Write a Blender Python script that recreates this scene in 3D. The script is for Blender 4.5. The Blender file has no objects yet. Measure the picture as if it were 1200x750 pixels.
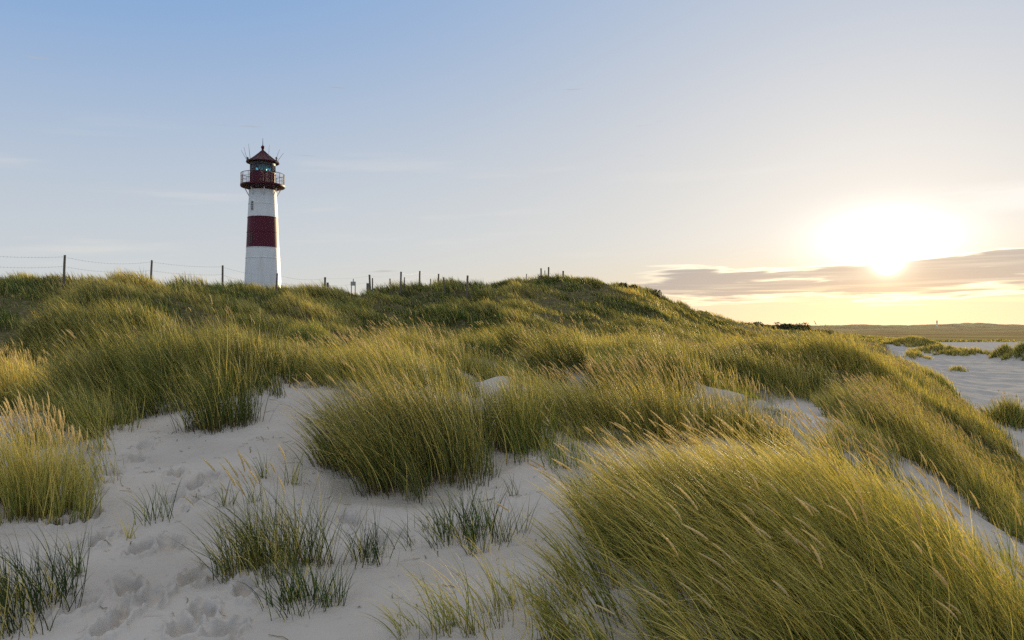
import bpy, bmesh, math
import numpy as np
from mathutils import Vector

rng = np.random.default_rng(7)
C = bpy.context.scene.collection
R = math.radians
F = 900.0            # focal length in pixels of a 1200 px wide picture
HZ = 385.0           # picture row of the horizon
ZC = 4.5             # eye height above the beach plain
SUN_AZ = math.atan2(440, 900)       # to the right of the view axis (+Y)
SUN_EL = R(4.6)

# ------------------------------------------------------------------ noise
def _hash(ix, iy, seed):
    h = (ix.astype(np.int64) * 374761393 + iy.astype(np.int64) * 668265263 + seed * 982451653) & 0x7fffffff
    h = (h ^ (h >> 13)) * 1274126177 & 0x7fffffff
    h = h ^ (h >> 16)
    return (h & 0xffff) / 65535.0

def vnoise(x, y, seed=0):
    x = np.asarray(x, float); y = np.asarray(y, float)
    ix = np.floor(x); iy = np.floor(y)
    fx = x - ix; fy = y - iy
    sx = fx * fx * fx * (fx * (fx * 6 - 15) + 10); sy = fy * fy * fy * (fy * (fy * 6 - 15) + 10)
    def g(dx, dy):
        a = _hash(ix + dx, iy + dy, seed) * 2 * np.pi
        return np.cos(a) * (fx - dx) + np.sin(a) * (fy - dy)
    return ((g(0, 0) * (1 - sx) + g(1, 0) * sx) * (1 - sy) + (g(0, 1) * (1 - sx) + g(1, 1) * sx) * sy) * 1.5

def fbm(x, y, seed=0, octv=4, gain=0.5):
    s = 0; a = 1.0; t = 0
    for o in range(octv):
        s = s + a * vnoise(np.asarray(x) * 2 ** o, np.asarray(y) * 2 ** o, seed + o * 17); t += a; a *= gain
    return s / t

def sstep(a, b, x):
    t = np.clip((x - a) / (b - a), 0, 1); return t * t * (3 - 2 * t)

# ------------------------------------------------------------------ terrain profile
# columns: u -> list of (distance, picture row) ; a row given as a negative / small number is a height below the eye
def P(Y, py): return (Y, -(py - HZ) / F * Y)
def Hh(Y, h): return (Y, h)
cols = {
 -500: [Hh(1, -1.8), Hh(4, -1.9), Hh(6, -1.5), Hh(11, -1.2), Hh(16, -1.4), Hh(26, -.3), Hh(38, 2.5), Hh(50, 2.3), Hh(80, 1.5), Hh(200, -2), Hh(600, -4.5)],
 0: [Hh(1, -1.8), P(4.5, 750), P(6, 612), P(8, 545), P(11, 493), P(14, 478), P(18, 462), P(24, 435), P(30, 388), P(35, 356), P(40, 331), P(46, 333), P(60, 345), P(100, 375), Hh(200, -2), Hh(600, -4.5)],
 100: [Hh(1, -1.8), P(4.4, 750), P(6, 640), P(8, 550), P(10.5, 492), P(12.5, 458), P(14, 452), P(18, 455), P(24, 428), P(30, 388), P(36, 354), P(41, 329), P(47, 332), P(60, 342), P(80, 350), Hh(200, -1), Hh(600, -4.5)],
 200: [Hh(1, -1.8), P(4.3, 750), P(6, 640), P(8, 555), P(10, 500), P(11.5, 470), P(13.2, 446), P(15, 450), P(19, 450), P(26, 406), P(34, 366), P(44, 336), P(50, 337), P(76, 343), P(120, 360), Hh(250, -1), Hh(600, -4.5)],
 310: [Hh(1, -1.8), P(4.3, 750), P(6, 640), P(7.5, 560), P(9.5, 500), P(12.5, 436), P(14, 440), P(18, 442), P(26, 410), P(36, 374), P(45, 355), P(52, 343), P(60, 344), P(76, 344), P(110, 352), Hh(250, -1), Hh(600, -4.5)],
 400: [Hh(1, -1.8), P(4.4, 740), P(6, 635), P(7.2, 592), P(9, 530), P(11, 468), P(13, 445), P(18, 438), P(28, 408), P(40, 380), P(50, 360), P(58, 346), P(66, 346), P(90, 350), Hh(250, -1), Hh(600, -4.5)],
 500: [Hh(1, -1.8), P(4.4, 740), P(6, 635), P(7.2, 590), P(9, 535), P(11.5, 468), P(14, 442), P(20, 427), P(30, 407), P(42, 388), P(56, 358), P(67, 339), P(75, 339), P(100, 348), Hh(250, -1), Hh(600, -4.5)],
 600: [Hh(1, -1.8), P(4.4, 735), P(5.5, 650), P(7, 588), P(9, 530), P(11, 485), P(14, 450), P(20, 424), P(30, 408), P(45, 388), P(60, 358), P(76, 331), P(85, 332), P(110, 340), Hh(250, -1), Hh(600, -4.5)],
 660: [Hh(1, -1.8), P(4.4, 730), P(5.5, 640), P(7, 580), P(9, 535), P(11, 495), P(14, 458), P(20, 428), P(30, 409), P(45, 392), P(62, 362), P(84, 322), P(92, 325), P(120, 338), Hh(250, -1), Hh(600, -4.5)],
 700: [Hh(1, -1.8), Hh(3.5, -1.75), P(5.5, 625), P(7, 572), P(10, 525), P(13, 482), P(18, 437), P(30, 410), P(45, 397), P(65, 372), P(88, 328), P(98, 331), P(140, 350), Hh(300, -3), Hh(600, -4.5)],
 760: [Hh(1, -1.8), Hh(3.5, -1.75), Hh(5.5, -1.42), P(7.5, 570), P(10, 525), P(13, 482), P(18, 437), P(30, 411), P(50, 395), P(70, 377), P(95, 340), P(108, 343), P(160, 362), Hh(300, -3), Hh(600, -4.5)],
 850: [Hh(1, -1.8), Hh(3.5, -1.72), Hh(6.3, -1.42), Hh(8, -1.7), P(10, 528), P(12.5, 496), P(15, 466), P(20, 440), P(30, 416), P(45, 404), P(70, 398), P(95, 390), P(120, 373), P(135, 373), P(170, 379), Hh(320, -4), Hh(600, -4.5)],
 930: [Hh(1, -1.8), Hh(3.5, -1.75), Hh(6.3, -1.42), Hh(8, -1.72), P(10, 533), P(12.5, 500), P(15, 476), P(22, 446), P(32, 420), P(50, 407), P(80, 399), P(120, 394), P(175, 381), P(200, 382), Hh(380, -4.5)],
 1000: [Hh(1, -1.8), Hh(3.5, -1.75), Hh(6.2, -1.5), Hh(8, -1.75), P(11, 535), P(14, 495), P(20, 456), P(30, 430), P(45, 413), P(70, 404), P(110, 399), P(200, 394), P(260, 391), Hh(400, -4.5)],
 1060: [Hh(1, -1.8), Hh(3.5, -1.8), Hh(6, -1.65), Hh(9, -1.9), Hh(13, -2.1), Hh(20, -2.3), Hh(28, -2.4), Hh(40, -2.25), Hh(50, -2.35), Hh(58, -3.1), Hh(80, -4.1), Hh(130, -4.5), Hh(400, -4.5)],
 1130: [Hh(1, -1.8), Hh(3.5, -1.85), Hh(6, -1.8), Hh(9, -2.12), Hh(13, -2.6), Hh(18, -3.2), Hh(24, -3.45), Hh(30, -3.5), Hh(37, -4.25), Hh(45, -4.5), Hh(400, -4.5)],
 1200: [Hh(1, -1.8), Hh(3.5, -1.9), Hh(6, -2.0), Hh(8, -2.35), Hh(11, -2.95), Hh(16, -3.7), Hh(22, -4.3), Hh(30, -4.5), Hh(400, -4.5)],
 1450: [Hh(1, -1.9), Hh(4, -2.1), Hh(7, -2.7), Hh(12, -3.9), Hh(22, -4.5), Hh(400, -4.5)],
}
FAR = [(1200, -4.6), (2200, -3.0), (3000, 9.0), (4500, 13.0), (6000, 4.0), (9000, 0.0)]
NR = 900
LR = np.linspace(math.log(0.5), math.log(9000.0), NR)
RR = np.exp(LR)
us = sorted(cols)
azs = []; prof = []
for u in us:
    az = math.atan2(u - 600, F); c = math.cos(az)
    pts = [(Y / c, h) for Y, h in cols[u]] + FAR
    rr = np.log(np.array([p[0] for p in pts])); hh = np.array([p[1] for p in pts])
    v = np.interp(LR, rr, hh)
    # smooth along log r
    k = np.exp(-0.5 * (np.arange(-12, 13) / 4.5) ** 2); k /= k.sum()
    v = np.convolve(np.pad(v, 12, mode='edge'), k, 'valid')
    azs.append(az); prof.append(v)
prof = np.array(prof); azs = np.array(azs)
mean = 0.5 * (prof[0] + prof[-1])
azs = np.concatenate([[-math.pi, -1.5], azs, [1.5, math.pi]])
prof = np.concatenate([[mean, prof[0]], prof, [prof[-1], mean]])
NA = 1440
AZ = np.linspace(-math.pi, math.pi, NA + 1)
G = np.empty((NA + 1, NR))
for j in range(NR): G[:, j] = np.interp(AZ, azs, prof[:, j])
k = np.exp(-0.5 * (np.arange(-16, 17) / 6.0) ** 2); k /= k.sum()
Gp = np.concatenate([G[-17:-1], G, G[1:17]])
G = np.apply_along_axis(lambda v: np.convolve(v, k, 'valid'), 0, Gp)

_w = sstep(13, 18, RR) * (1 - sstep(38, 52, RR))
_rt = sstep(.24, .34, AZ) * (1 - sstep(.55, .7, AZ))
G -= .40 * _w[None, :] * (1 - .1 * _rt[:, None]) + _rt[:, None] * (.60 * sstep(26, 60, RR) * (1 - sstep(150, 330, RR)))[None, :] * (1 - sstep(.44, .50, AZ))[:, None]

def base_h(x, y):
    r = np.hypot(x, y); az = np.arctan2(x, y)
    a = np.clip((az + math.pi) / (2 * math.pi) * NA, 0, NA - 1e-6); b = np.clip((np.log(np.maximum(r, .5)) - LR[0]) / (LR[-1] - LR[0]) * (NR - 1), 0, NR - 1.001)
    ia = a.astype(int); ib = b.astype(int); fa = a - ia; fb = b - ib
    return (G[ia, ib] * (1 - fa) + G[ia + 1, ib] * fa) * (1 - fb) + (G[ia, ib + 1] * (1 - fa) + G[ia + 1, ib + 1] * fa) * fb

def uY(u, Y): return ((u - 600) / F * Y, float(Y))

# ------------------------------------------------------------------ sand areas (rows and columns of the ground, with a distance range)
sand_polys = [
 ([(-300, 900), (-300, 606), (20, 604), (100, 600), (118, 560), (112, 520), (135, 498), (190, 484), (232, 470), (300, 462), (318, 440), (330, 431), (384, 431), (392, 448), (375, 480), (378, 560), (392, 588), (450, 594), (520, 588), (590, 556), (628, 534), (655, 556), (670, 600), (690, 650), (700, 700), (710, 760), (720, 900)], 1.5, 14.0),
 ([(-200, 482), (60, 484), (90, 492), (60, 508), (-200, 512)], 8, 13),
 ([(562, 430), (606, 430), (604, 462), (566, 462)], 12, 17),
 ([(796, 463), (850, 460), (905, 470), (1000, 478), (1010, 506), (940, 500), (880, 482), (830, 476)], 11, 19),
 ([(1038, 404), (1060, 401), (1900, 396), (1900, 560), (1210, 560), (1180, 524), (1146, 497), (1110, 452), (1072, 428), (1045, 416)], 26, 320),
 ([(1120, 472), (1150, 478), (1215, 520), (1600, 560), (1600, 600), (1205, 545), (1150, 505)], 15, 40),
 ([(1060, 548), (1110, 562), (1160, 600), (1230, 620), (1600, 660), (1600, 760), (1205, 662), (1150, 650), (1100, 590)], 5, 20),
 ([(985, 420), (1012, 418), (1010, 430), (980, 432)], 28, 45),
 ([(870, 690), (980, 690), (990, 740), (900, 745)], 1.5, 6),
]
def in_poly(px, py, poly):
    inside = np.zeros(px.shape, bool); n = len(poly)
    for i in range(n):
        x1, y1 = poly[i]; x2, y2 = poly[(i + 1) % n]
        if y1 == y2: continue
        c = ((y1 > py) != (y2 > py)) & (px < (x2 - x1) * (py - y1) / (y2 - y1) + x1)
        inside ^= c
    return inside
def sandy(x, y, jit=1.0):
    Y = np.maximum(y, 0.3)
    u = 600 + F * x / Y; v = HZ - F * base_h(x, y) / Y
    s = 9 * jit * np.clip(12 / Y, .25, 2)
    u = u + s * 1.6 * fbm(x * 1.1, y * 1.1, 5, 3); v = v + s * 0.7 * fbm(x * 1.1 + 9, y * 1.1, 8, 3)
    m = np.zeros(x.shape, bool)
    for poly, y0, y1 in sand_polys:
        sel = (Y >= y0) & (Y <= y1)
        if sel.any(): m[sel] |= in_poly(u[sel], v[sel], poly)
    m |= (y < 1.5)
    return m

_gx = np.arange(-50, 50.01, .2); _gy = np.arange(0.5, 62, .2)
_S = sandy(*np.meshgrid(_gx, _gy, indexing='ij')).astype(float)
for _ in range(9):
    _S[1:-1] = (_S[2:] + _S[1:-1] * 2 + _S[:-2]) / 4; _S[:, 1:-1] = (_S[:, 2:] + _S[:, 1:-1] * 2 + _S[:, :-2]) / 4
def sand_soft(x, y):
    a = np.clip((x + 50) / .2, 0, len(_gx) - 1.001); b = np.clip((y - .5) / .2, 0, len(_gy) - 1.001)
    ia = a.astype(int); ib = b.astype(int); fa = a - ia; fb = b - ib
    return (_S[ia, ib] * (1 - fa) + _S[ia + 1, ib] * fa) * (1 - fb) + (_S[ia, ib + 1] * (1 - fa) + _S[ia + 1, ib + 1] * fa) * fb

# ------------------------------------------------------------------ hummocks: the clumps one can point at
# name, u, Y, half width, half depth, turn(deg), bump, blade length, tufts per m2, straw, lean, seed heads per m2, label, category-group
HUM = [
 ('grass_hummock', 203, 11.7, 1.65, .95, 8, .12, 1.02, 70, .10, .75, 6.0, 'big dark green grass hummock on the sand ridge left of the bare slope, bent leftwards', 'tussocks'),
 ('grass_tussock', 14, 6.5, .52, .40, 0, .04, .70, 100, .26, .4, 190, 'pale straw-coloured grass tussock full of seed heads, low at the left edge', 'tussocks'),
 ('grass_hummock', 95, 9.6, .55, .75, 20, .05, .62, 34, .15, .55, 0, 'short shaded grass hummock just behind the straw-coloured tussock', 'tussocks'),
 ('grass_hummock', 18, 16.0, 1.9, 1.3, 0, .22, .85, 22, .80, .35, 16, 'golden yellow patch of upright grass at the left edge, behind the sand strip', 'tussocks'),
 ('grass_tussock', 262, 9.7, .36, .26, 0, .03, .98, 90, .08, .35, 1, 'small upright green tussock on the sand in front of the big dark hummock', 'tussocks'),
 ('grass_tussock', 325, 11.4, .60, .35, -15, .03, .60, 20, .10, .45, 2, 'loose green tussock on the sand saddle right of the big dark hummock', 'tussocks'),
 ('grass_hummock', 484, 8.4, .80, .95, 10, .06, 1.12, 66, .18, .75, 14, 'tall windswept hummock right of the bare sand slope, in the middle of the picture', 'tussocks'),
 ('grass_hummock', 575, 9.4, .78, .70, -10, .03, .80, 46, .12, .6, 4, 'ragged grass hummock with thin single stems along its foot, above the lower middle sand', 'tussocks'),
 ('grass_hummock', 450, 12.4, 1.4, .7, 0, .10, .66, 36, .24, .9, 16, 'windswept hummock with arching straw stems, behind the tall middle hummock', 'tussocks'),
 ('grass_hummock', 765, 10.5, 1.6, .55, -4, .16, .80, 48, .16, .7, 60, 'long dark hummock topped with golden seed heads, directly behind the big foreground mound', 'tussocks'),
 ('grass_mound', 965, 4.95, 1.45, 1.6, 0, .06, .76, 95, .27, 1.15, 34, 'big foreground mound of green-gold grass combed leftwards by the wind, lower right', 'mounds'),
 ('grass_hummock', 1076, 13.8, 4.4, .95, 77, .10, .76, 38, .18, .8, 24, 'long hummock with straw plumes running down to the right, between two sand strips', 'tussocks'),
 ('grass_hummock', 1080, 36.0, 9.4, 2.1, 73, .25, .80, 16, .35, .7, 5, 'long green ridge of grass bordering the flat beach on its left', 'tussocks'),
 ('grass_hummock', 725, 15.8, 2.2, .9, -6, .38, .80, 36, .16, .8, 14, 'broad yellow-topped hummock behind the small bare hollow in the middle', 'tussocks'),
 ('grass_hummock', 362, 17.5, 1.1, .8, 0, .35, .85, 34, .08, .7, 0, 'dark green hummock behind the sand saddle, in line with the foot of the lighthouse', 'tussocks'),
 ('grass_hummock', 500, 19.5, 2.2, .9, -5, .35, .80, 30, .26, .8, 16, 'plumed hummock in the middle distance, below the centre of the fenced hill', 'tussocks'),
 ('grass_hummock', 640, 23.5, 2.5, 1.1, -12, .45, .85, 24, .22, .8, 8, 'middle hummock with yellow crest, below the tallest hilltop posts', 'tussocks'),
 ('grass_hummock', 870, 20.5, 2.4, .95, -14, .42, .80, 28, .14, .8, 8, 'dark-faced hummock right of centre, just beyond the pale sand pocket', 'tussocks'),
 ('grass_hummock', 790, 33.0, 4.2, 1.6, -12, .60, .90, 15, .22, .8, 4, 'long low hummock on the meadow below the steep right end of the hill', 'tussocks'),
 ('grass_hummock', 1035, 19.5, 1.8, .9, 40, .15, .70, 26, .40, .7, 16, 'straw-topped hummock at the upper end of the long right-hand one', 'tussocks'),
 ('grass_hummock', 960, 27.5, 3.8, 1.8, -10, .60, 1.0, 16, .35, .8, 5, 'round green hummock on the right meadow, below the foot of the far slope', 'tussocks'),
 ('grass_hummock', 105, 27.5, 2.8, 2.2, 10, .90, 1.0, 16, .15, .8, 0, 'dark shaded grass hump on the left hillside below the first fence post', 'tussocks'),
 ('grass_tussock', 14, 4.75, .36, .30, 0, .03, .52, 110, .02, .9, 0, 'dark green tussock in the lower left corner, arching over the sand', 'small'),
 ('grass_tussock', 328, 5.45, .33, .28, 0, .03, .66, 130, .12, .45, 26, 'dense green tussock with golden seed heads standing alone on the lower sand', 'small'),
 ('grass_tussock', 352, 4.75, .21, .15, 0, .02, .42, 150, .0, .25, 0, 'small green tussock at the bottom edge, before the one with golden seed heads', 'small'),
 ('grass_tussock', 428, 5.6, .17, .14, 0, .01, .42, 90, .0, .25, 0, 'sparse little dark green tuft right of the dense tussock on the lower sand', 'small'),
 ('grass_tussock', 545, 6.0, .48, .30, -8, .02, .46, 42, .02, .35, 0, 'loose low tuft of thin green blades on the lower middle sand', 'small'),
 ('grass_tussock', 188, 6.5, .13, .12, 0, .01, .42, 70, .0, .35, 0, 'thin tuft of green blades beside the footprints on the left sand slope', 'small'),
 ('grass_tussock', 268, 6.8, .05, .05, 0, .0, .34, 200, .05, .3, 0, 'thinnest sprig of grass left of the tussock with golden seed heads', 'small'),
 ('grass_tussock', 296, 6.9, .05, .05, 0, .0, .30, 120, .05, .2, 0, 'short forked sprig of grass behind the tussock with golden seed heads', 'small'),
 ('grass_tussock', 312, 7.6, .06, .05, 0, .0, .40, 120, .1, .2, 0, 'upright sprig of grass on the sand slope below the saddle', 'small'),
 ('grass_tussock', 334, 7.4, .09, .07, 0, .0, .46, 120, .2, .2, 0, 'tall sprig of grass on the sand left of the tall windswept hummock', 'small'),
 ('grass_tussock', 590, 4.35, .50, .26, 10, .02, .58, 46, .30, 1.0, 0, 'loose fan of pale green blades at the bottom edge, left of the big mound', 'small'),
 ('grass_tussock', 606, 7.3, .07, .05, 0, .0, .34, 120, .1, .3, 0, 'little sprig of grass between the ragged hummock and the big mound', 'small'),
 ('grass_tussock', 578, 7.9, .06, .05, 0, .0, .36, 120, .1, .3, 0, 'slim sprig of grass standing close to the foot of the ragged hummock', 'small'),
 ('grass_tussock', 146, 6.1, .05, .05, 0, .0, .34, 100, .6, .5, 0, 'single dry brown sprig on the trampled sand, left of the thin tuft', 'small'),
 ('grass_tussock', 92, 5.3, .06, .05, 0, .0, .36, 100, .1, .5, 0, 'slender sprig of grass beside the dark tussock in the lower left corner', 'small'),
 ('grass_tussock', 1182, 36.5, 1.0, .8, 0, .45, 1.0, 22, .15, .3, 4, 'round dark bush of grass standing alone at the near edge of the flat beach', 'beach'),
 ('grass_tussock', 1070, 175, 6.0, 3.0, 0, 1.9, 1.1, 5, .35, .3, 0, 'low round grassy knob at the far end of the flat beach', 'beach'),
 ('grass_tussock', 1102, 140, 5.0, 2.4, -10, 1.0, 1.0, 3, .35, .3, 0, 'long grassy knob on the far beach, right of the round one', 'beach'),
 ('grass_tussock', 1132, 128, 4.2, 2.0, -14, .7, .9, 3, .35, .3, 0, 'flat grassy knob tapering to the right on the far beach', 'beach'),
 ('grass_tussock', 1076, 108, 1.6, 1.2, 0, .35, .9, 5, .45, .3, 0, 'small round tuft of grass alone on the far beach below the knobs', 'beach'),
 ('grass_tussock', 1119, 82, .9, .7, 0, .22, .6, 6, .35, .3, 0, 'tiny tuft of grass in the middle of the flat beach', 'beach'),
 ('grass_tussock', 1179, 112, 1.7, 1.5, 0, 1.3, 1.1, 10, .20, .3, 0, 'dark tuft on the beach near the right edge, left one of a pair', 'beach'),
 ('grass_tussock', 1200, 106, 2.0, 1.6, 0, 1.7, 1.1, 10, .20, .3, 0, 'dark tuft on the beach cut by the right edge, right one of a pair', 'beach'),
]
GROUPS = {'tussocks': 'windswept marram grass hummocks on the dunes', 'mounds': None,
          'small': 'small grass tufts on the foreground sand', 'beach': 'grass tufts scattered on the flat beach'}
for i, h in enumerate(HUM):
    pass
HC = [uY(h[1], h[2]) for h in HUM]

def ell(i, x, y):
    h = HUM[i]; a = R(h[5]); dx = x - HC[i][0]; dy = y - HC[i][1]
    p = (dx * math.cos(a) + dy * math.sin(a)) / h[3]; q = (-dx * math.sin(a) + dy * math.cos(a)) / h[4]
    return np.hypot(p, q)

def bumps(x, y):
    z = np.zeros(np.shape(x))
    for i, h in enumerate(HUM):
        if h[6] > 0: z = z + h[6] * np.exp(-1.3 * ell(i, x, y) ** 2)
    return z

# footprints on the left sand slope: picture column, row
FOOT = [(170, 524, 0), (161, 537, 1), (206, 556, 0), (247, 562, 1), (226, 572, 1), (240, 589, 0), (205, 590, 1), (166, 648, 1), (177, 702, 0), (150, 690, 1), (150, 716, 0), (216, 738, 1),
        (112, 576, 0), (228, 676, 0), (118, 632, 1), (98, 640, 0), (60, 665, 1), (132, 556, 0), (196, 640, 0), (238, 716, 1), (92, 712, 0), (130, 735, 1), (262, 740, 0), (288, 690, 1), (440, 635, 0), (462, 627, 1), (410, 612, 0), (108, 604, 1), (70, 612, 0)]
def ground_point(u, v):
    # where the line of sight through (u, v) meets the sand
    Ys = np.exp(np.linspace(math.log(2.0), math.log(2500), 3000)); x = (u - 600) / F * Ys
    hv = HZ - F * base_h(x, Ys) / Ys
    k = np.argmax(hv < v); return float(x[k]), float(Ys[k])
FP = [ground_point(u, v) + (s,) for u, v, s in FOOT]

def ridges(x, y):
    a = R(-52); p = x * math.cos(a) + y * math.sin(a); q = -x * math.sin(a) + y * math.cos(a)
    n = fbm(p / 9.0 + 3, q / 3.1, 131, 3)
    return np.clip(1 - np.abs(n) * 4.2, -1, 1) * .6 + fbm(p / 5, q / 2.0, 133, 3) * .9
def gullies(x, y):
    a = R(-42); p = x * math.cos(a) + y * math.sin(a); q = -x * math.sin(a) + y * math.cos(a)
    return fbm(p / 15, q / 4.6, 3, 4)

def clumps(x, y, cell=3.1, st=1.7, deg=-50, seed=5):
    a = R(deg); p = (x * math.cos(a) + y * math.sin(a)) / (cell * st); q = (-x * math.sin(a) + y * math.cos(a)) / cell
    wq = .35 * vnoise(p * 1.7, q * 1.7, seed + 3); p = p + wq; q = q + .35 * vnoise(p * 1.9 + 7, q * 1.9, seed + 4)
    ip = np.floor(p); iq = np.floor(q); best = np.full(np.shape(p), 9.); br = np.zeros(np.shape(p))
    for dp in (-1, 0, 1):
        for dq in (-1, 0, 1):
            cp = ip + dp; cq = iq + dq
            jx = _hash(cp, cq, seed); jy = _hash(cp, cq, seed + 50); rr = _hash(cp, cq, seed + 90)
            d = np.hypot(p - cp - .15 - .7 * jx, q - cq - .15 - .7 * jy) / (.75 + .5 * rr)
            m = d < best; best = np.where(m, d, best); br = np.where(m, _hash(cp, cq, seed + 130), br)
    return 1 - sstep(.15, .66, best), br
def dome(x, y, r):
    near, ra = clumps(x, y); far_, rb = clumps(x, y, 4.6, 1.9, -46, 11)
    k_ = sstep(30, 40, r)
    return near * (1 - k_) + far_ * k_, ra * (1 - k_) + rb * k_

def ground(x, y):
    x = np.asarray(x, float); y = np.asarray(y, float)
    r = np.hypot(x, y)
    z = base_h(x, y) + bumps(x, y)
    # lumps: slanting ridges on the hillside, soft swells on the near dunes
    hill = sstep(22, 34, r) * (1 - sstep(130, 260, r))
    a = R(-38); p = x * math.cos(a) + y * math.sin(a); q = -x * math.sin(a) + y * math.cos(a)
    z = z + hill * np.clip(r / 60, .4, 1.4) * (1.15 * gullies(x, y) + .40 * fbm(p / 4.0, q / 2.0, 4, 3) - .35) * (1 - .75 * sstep(.42, .55, np.arctan2(x, y)))
    dm, _ = dome(x, y, r)
    z = z + (dm - .4) * (.55 - .30 * sstep(28, 45, r)) * sstep(12.5, 16.5, r) * (1 - sstep(110, 200, r)) * (1 - .8 * sand_soft(x, y))
    z = z + .16 * ridges(x, y) * sstep(12.5, 17, r) * (1 - sstep(45, 80, r)) * (1 - .85 * (r < 70) * sstep(.40, .52, np.arctan2(x, y)))
    z = z + .20 * fbm(x / 3.6, y / 3.2, 21, 3) * sstep(9, 14, r) * (1 - sstep(60, 200, r)) * (1 - .8 * sstep(14, 20, x) * (r < 60))
    z = z + .07 * fbm(x / 1.1, y / 1.1, 31, 4) * (1 - sstep(20, 40, r))
    z = z + sstep(300, 900, r) * 1.2 * fbm(x / 90, y / 160, 43, 4) + sstep(1200, 2600, r) * (24.0 * fbm(x / 300, y / 700, 41, 5) - 1.0)
    return z + ZC

def sand_detail(x, y):
    """trampled sand and footprints, only on the near slope"""
    z = np.zeros(np.shape(x)); r = np.hypot(x, y)
    u = 600 + F * x / np.maximum(y, .4)
    tram = (1 - sstep(8, 10.5, r)) * (1 - sstep(250, 330, u)) * sstep(-260, -60, u) + .35 * (1 - sstep(8, 12, r)) * sstep(330, 420, u) * (1 - sstep(640, 700, u))
    n = fbm(x * 3.1, y * 3.1, 51, 4)
    z += tram * (.020 * n + .004 * fbm(x * 9, y * 9, 53, 3) - .014 * np.maximum(fbm(x * 2.2 + 5, y * 2.2, 57, 2) - .22, 0) * 3.0)
    z += .010 * fbm(x * 2.3, y * 1.2, 61, 3) * (1 - sstep(12, 20, r))
    for i, (fx, fy, s) in enumerate(FP):
        a = R(22 if s else 5) + .3 * math.sin(i * 7.1)
        dx = x - fx; dy = y - fy
        near = (np.abs(dx) < .5) & (np.abs(dy) < .6)
        if not near.any(): continue
        dx = dx[near]; dy = dy[near]
        p = dx * math.cos(a) + dy * math.sin(a); q = -dx * math.sin(a) + dy * math.cos(a)
        wv = 1 + .3 * vnoise(x[near] * 11, y[near] * 11, i)
        d = np.sqrt((p / .075) ** 2 + (q / .15) ** 2) * wv
        dep = .062 + .02 * math.sin(i * 3.7)
        z[near] += -dep * (1 - sstep(.55, 1.15, d)) + .030 * np.exp(-((d - 1.35) / .25) ** 2) * (1 + 1.1 * vnoise(x[near] * 16, y[near] * 16, i + 9))
    return z

# ------------------------------------------------------------------ object helpers
def tag(o, label=None, cat=None, group=None, kind=None):
    if label: o['label'] = label
    if cat: o['category'] = cat
    if group: o['group'] = group
    if kind: o['kind'] = kind
    return o
def link(name, me, m, parent=None):
    o = bpy.data.objects.new(name, me); C.objects.link(o)
    if m and not me.materials: me.materials.append(m)
    if parent: o.parent = parent
    return o
def empty(name, loc):
    o = bpy.data.objects.new(name, None); C.objects.link(o); o.location = loc; o.empty_display_size = .2; return o
def np_mesh(name, V, Fq, attrs=None, smooth=True):
    """V (n,3), Fq (m,4) quads"""
    me = bpy.data.meshes.new(name)
    n = len(V); m = len(Fq)
    me.vertices.add(n); me.vertices.foreach_set('co', np.ascontiguousarray(V, np.float32).ravel())
    me.loops.add(m * 4); me.loops.foreach_set('vertex_index', np.ascontiguousarray(Fq, np.int32).ravel())
    me.polygons.add(m); me.polygons.foreach_set('loop_start', np.arange(0, m * 4, 4, dtype=np.int32))
    me.polygons.foreach_set('use_smooth', np.full(m, smooth, bool))
    for k_, v in (attrs or {}).items():
        a = me.attributes.new(k_, 'FLOAT', 'POINT'); a.data.foreach_set('value', np.ascontiguousarray(v, np.float32))
    me.update(calc_edges=True)
    return me

# ------------------------------------------------------------------ materials
def mat(name):
    m = bpy.data.materials.new(name); m.use_nodes = True
    nt = m.node_tree; nt.nodes.clear()
    return m, nt
def nd(nt, t, **kw):
    n = nt.nodes.new(t)
    for k_, v in kw.items():
        if k_.startswith('i_'):
            key = k_[2:].replace('_', ' '); n.inputs[key].default_value = v
        else: setattr(n, k_, v)
    return n
def lk(nt, a, b): nt.links.new(a, b)
def math_n(nt, op, a, b=None, c=None, clamp=False):
    n = nt.nodes.new('ShaderNodeMath'); n.operation = op; n.use_clamp = clamp
    for i, v in enumerate((a, b, c)):
        if v is None: continue
        if isinstance(v, (int, float)): n.inputs[i].default_value = v
        else: nt.links.new(v, n.inputs[i])
    return n.outputs[0]
def mapr(nt, v, a, b, c=0, d=1, smooth=True):
    n = nt.nodes.new('ShaderNodeMapRange'); n.interpolation_type = 'SMOOTHSTEP' if smooth else 'LINEAR'
    n.inputs['From Min'].default_value = a; n.inputs['From Max'].default_value = b; n.inputs['To Min'].default_value = c; n.inputs['To Max'].default_value = d
    nt.links.new(v, n.inputs['Value']); return n.outputs[0]
def mixc(nt, f, a, b, mode='MIX'):
    n = nt.nodes.new('ShaderNodeMix'); n.data_type = 'RGBA'; n.blend_type = mode; n.clamp_result = False; n.clamp_factor = True
    for sock, v in ((n.inputs[0], f), (n.inputs[6], a), (n.inputs[7], b)):
        if isinstance(v, (int, float)): sock.default_value = v
        elif isinstance(v, tuple): sock.default_value = (*v, 1) if len(v) == 3 else v
        else: nt.links.new(v, sock)
    return n.outputs[2]

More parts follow.
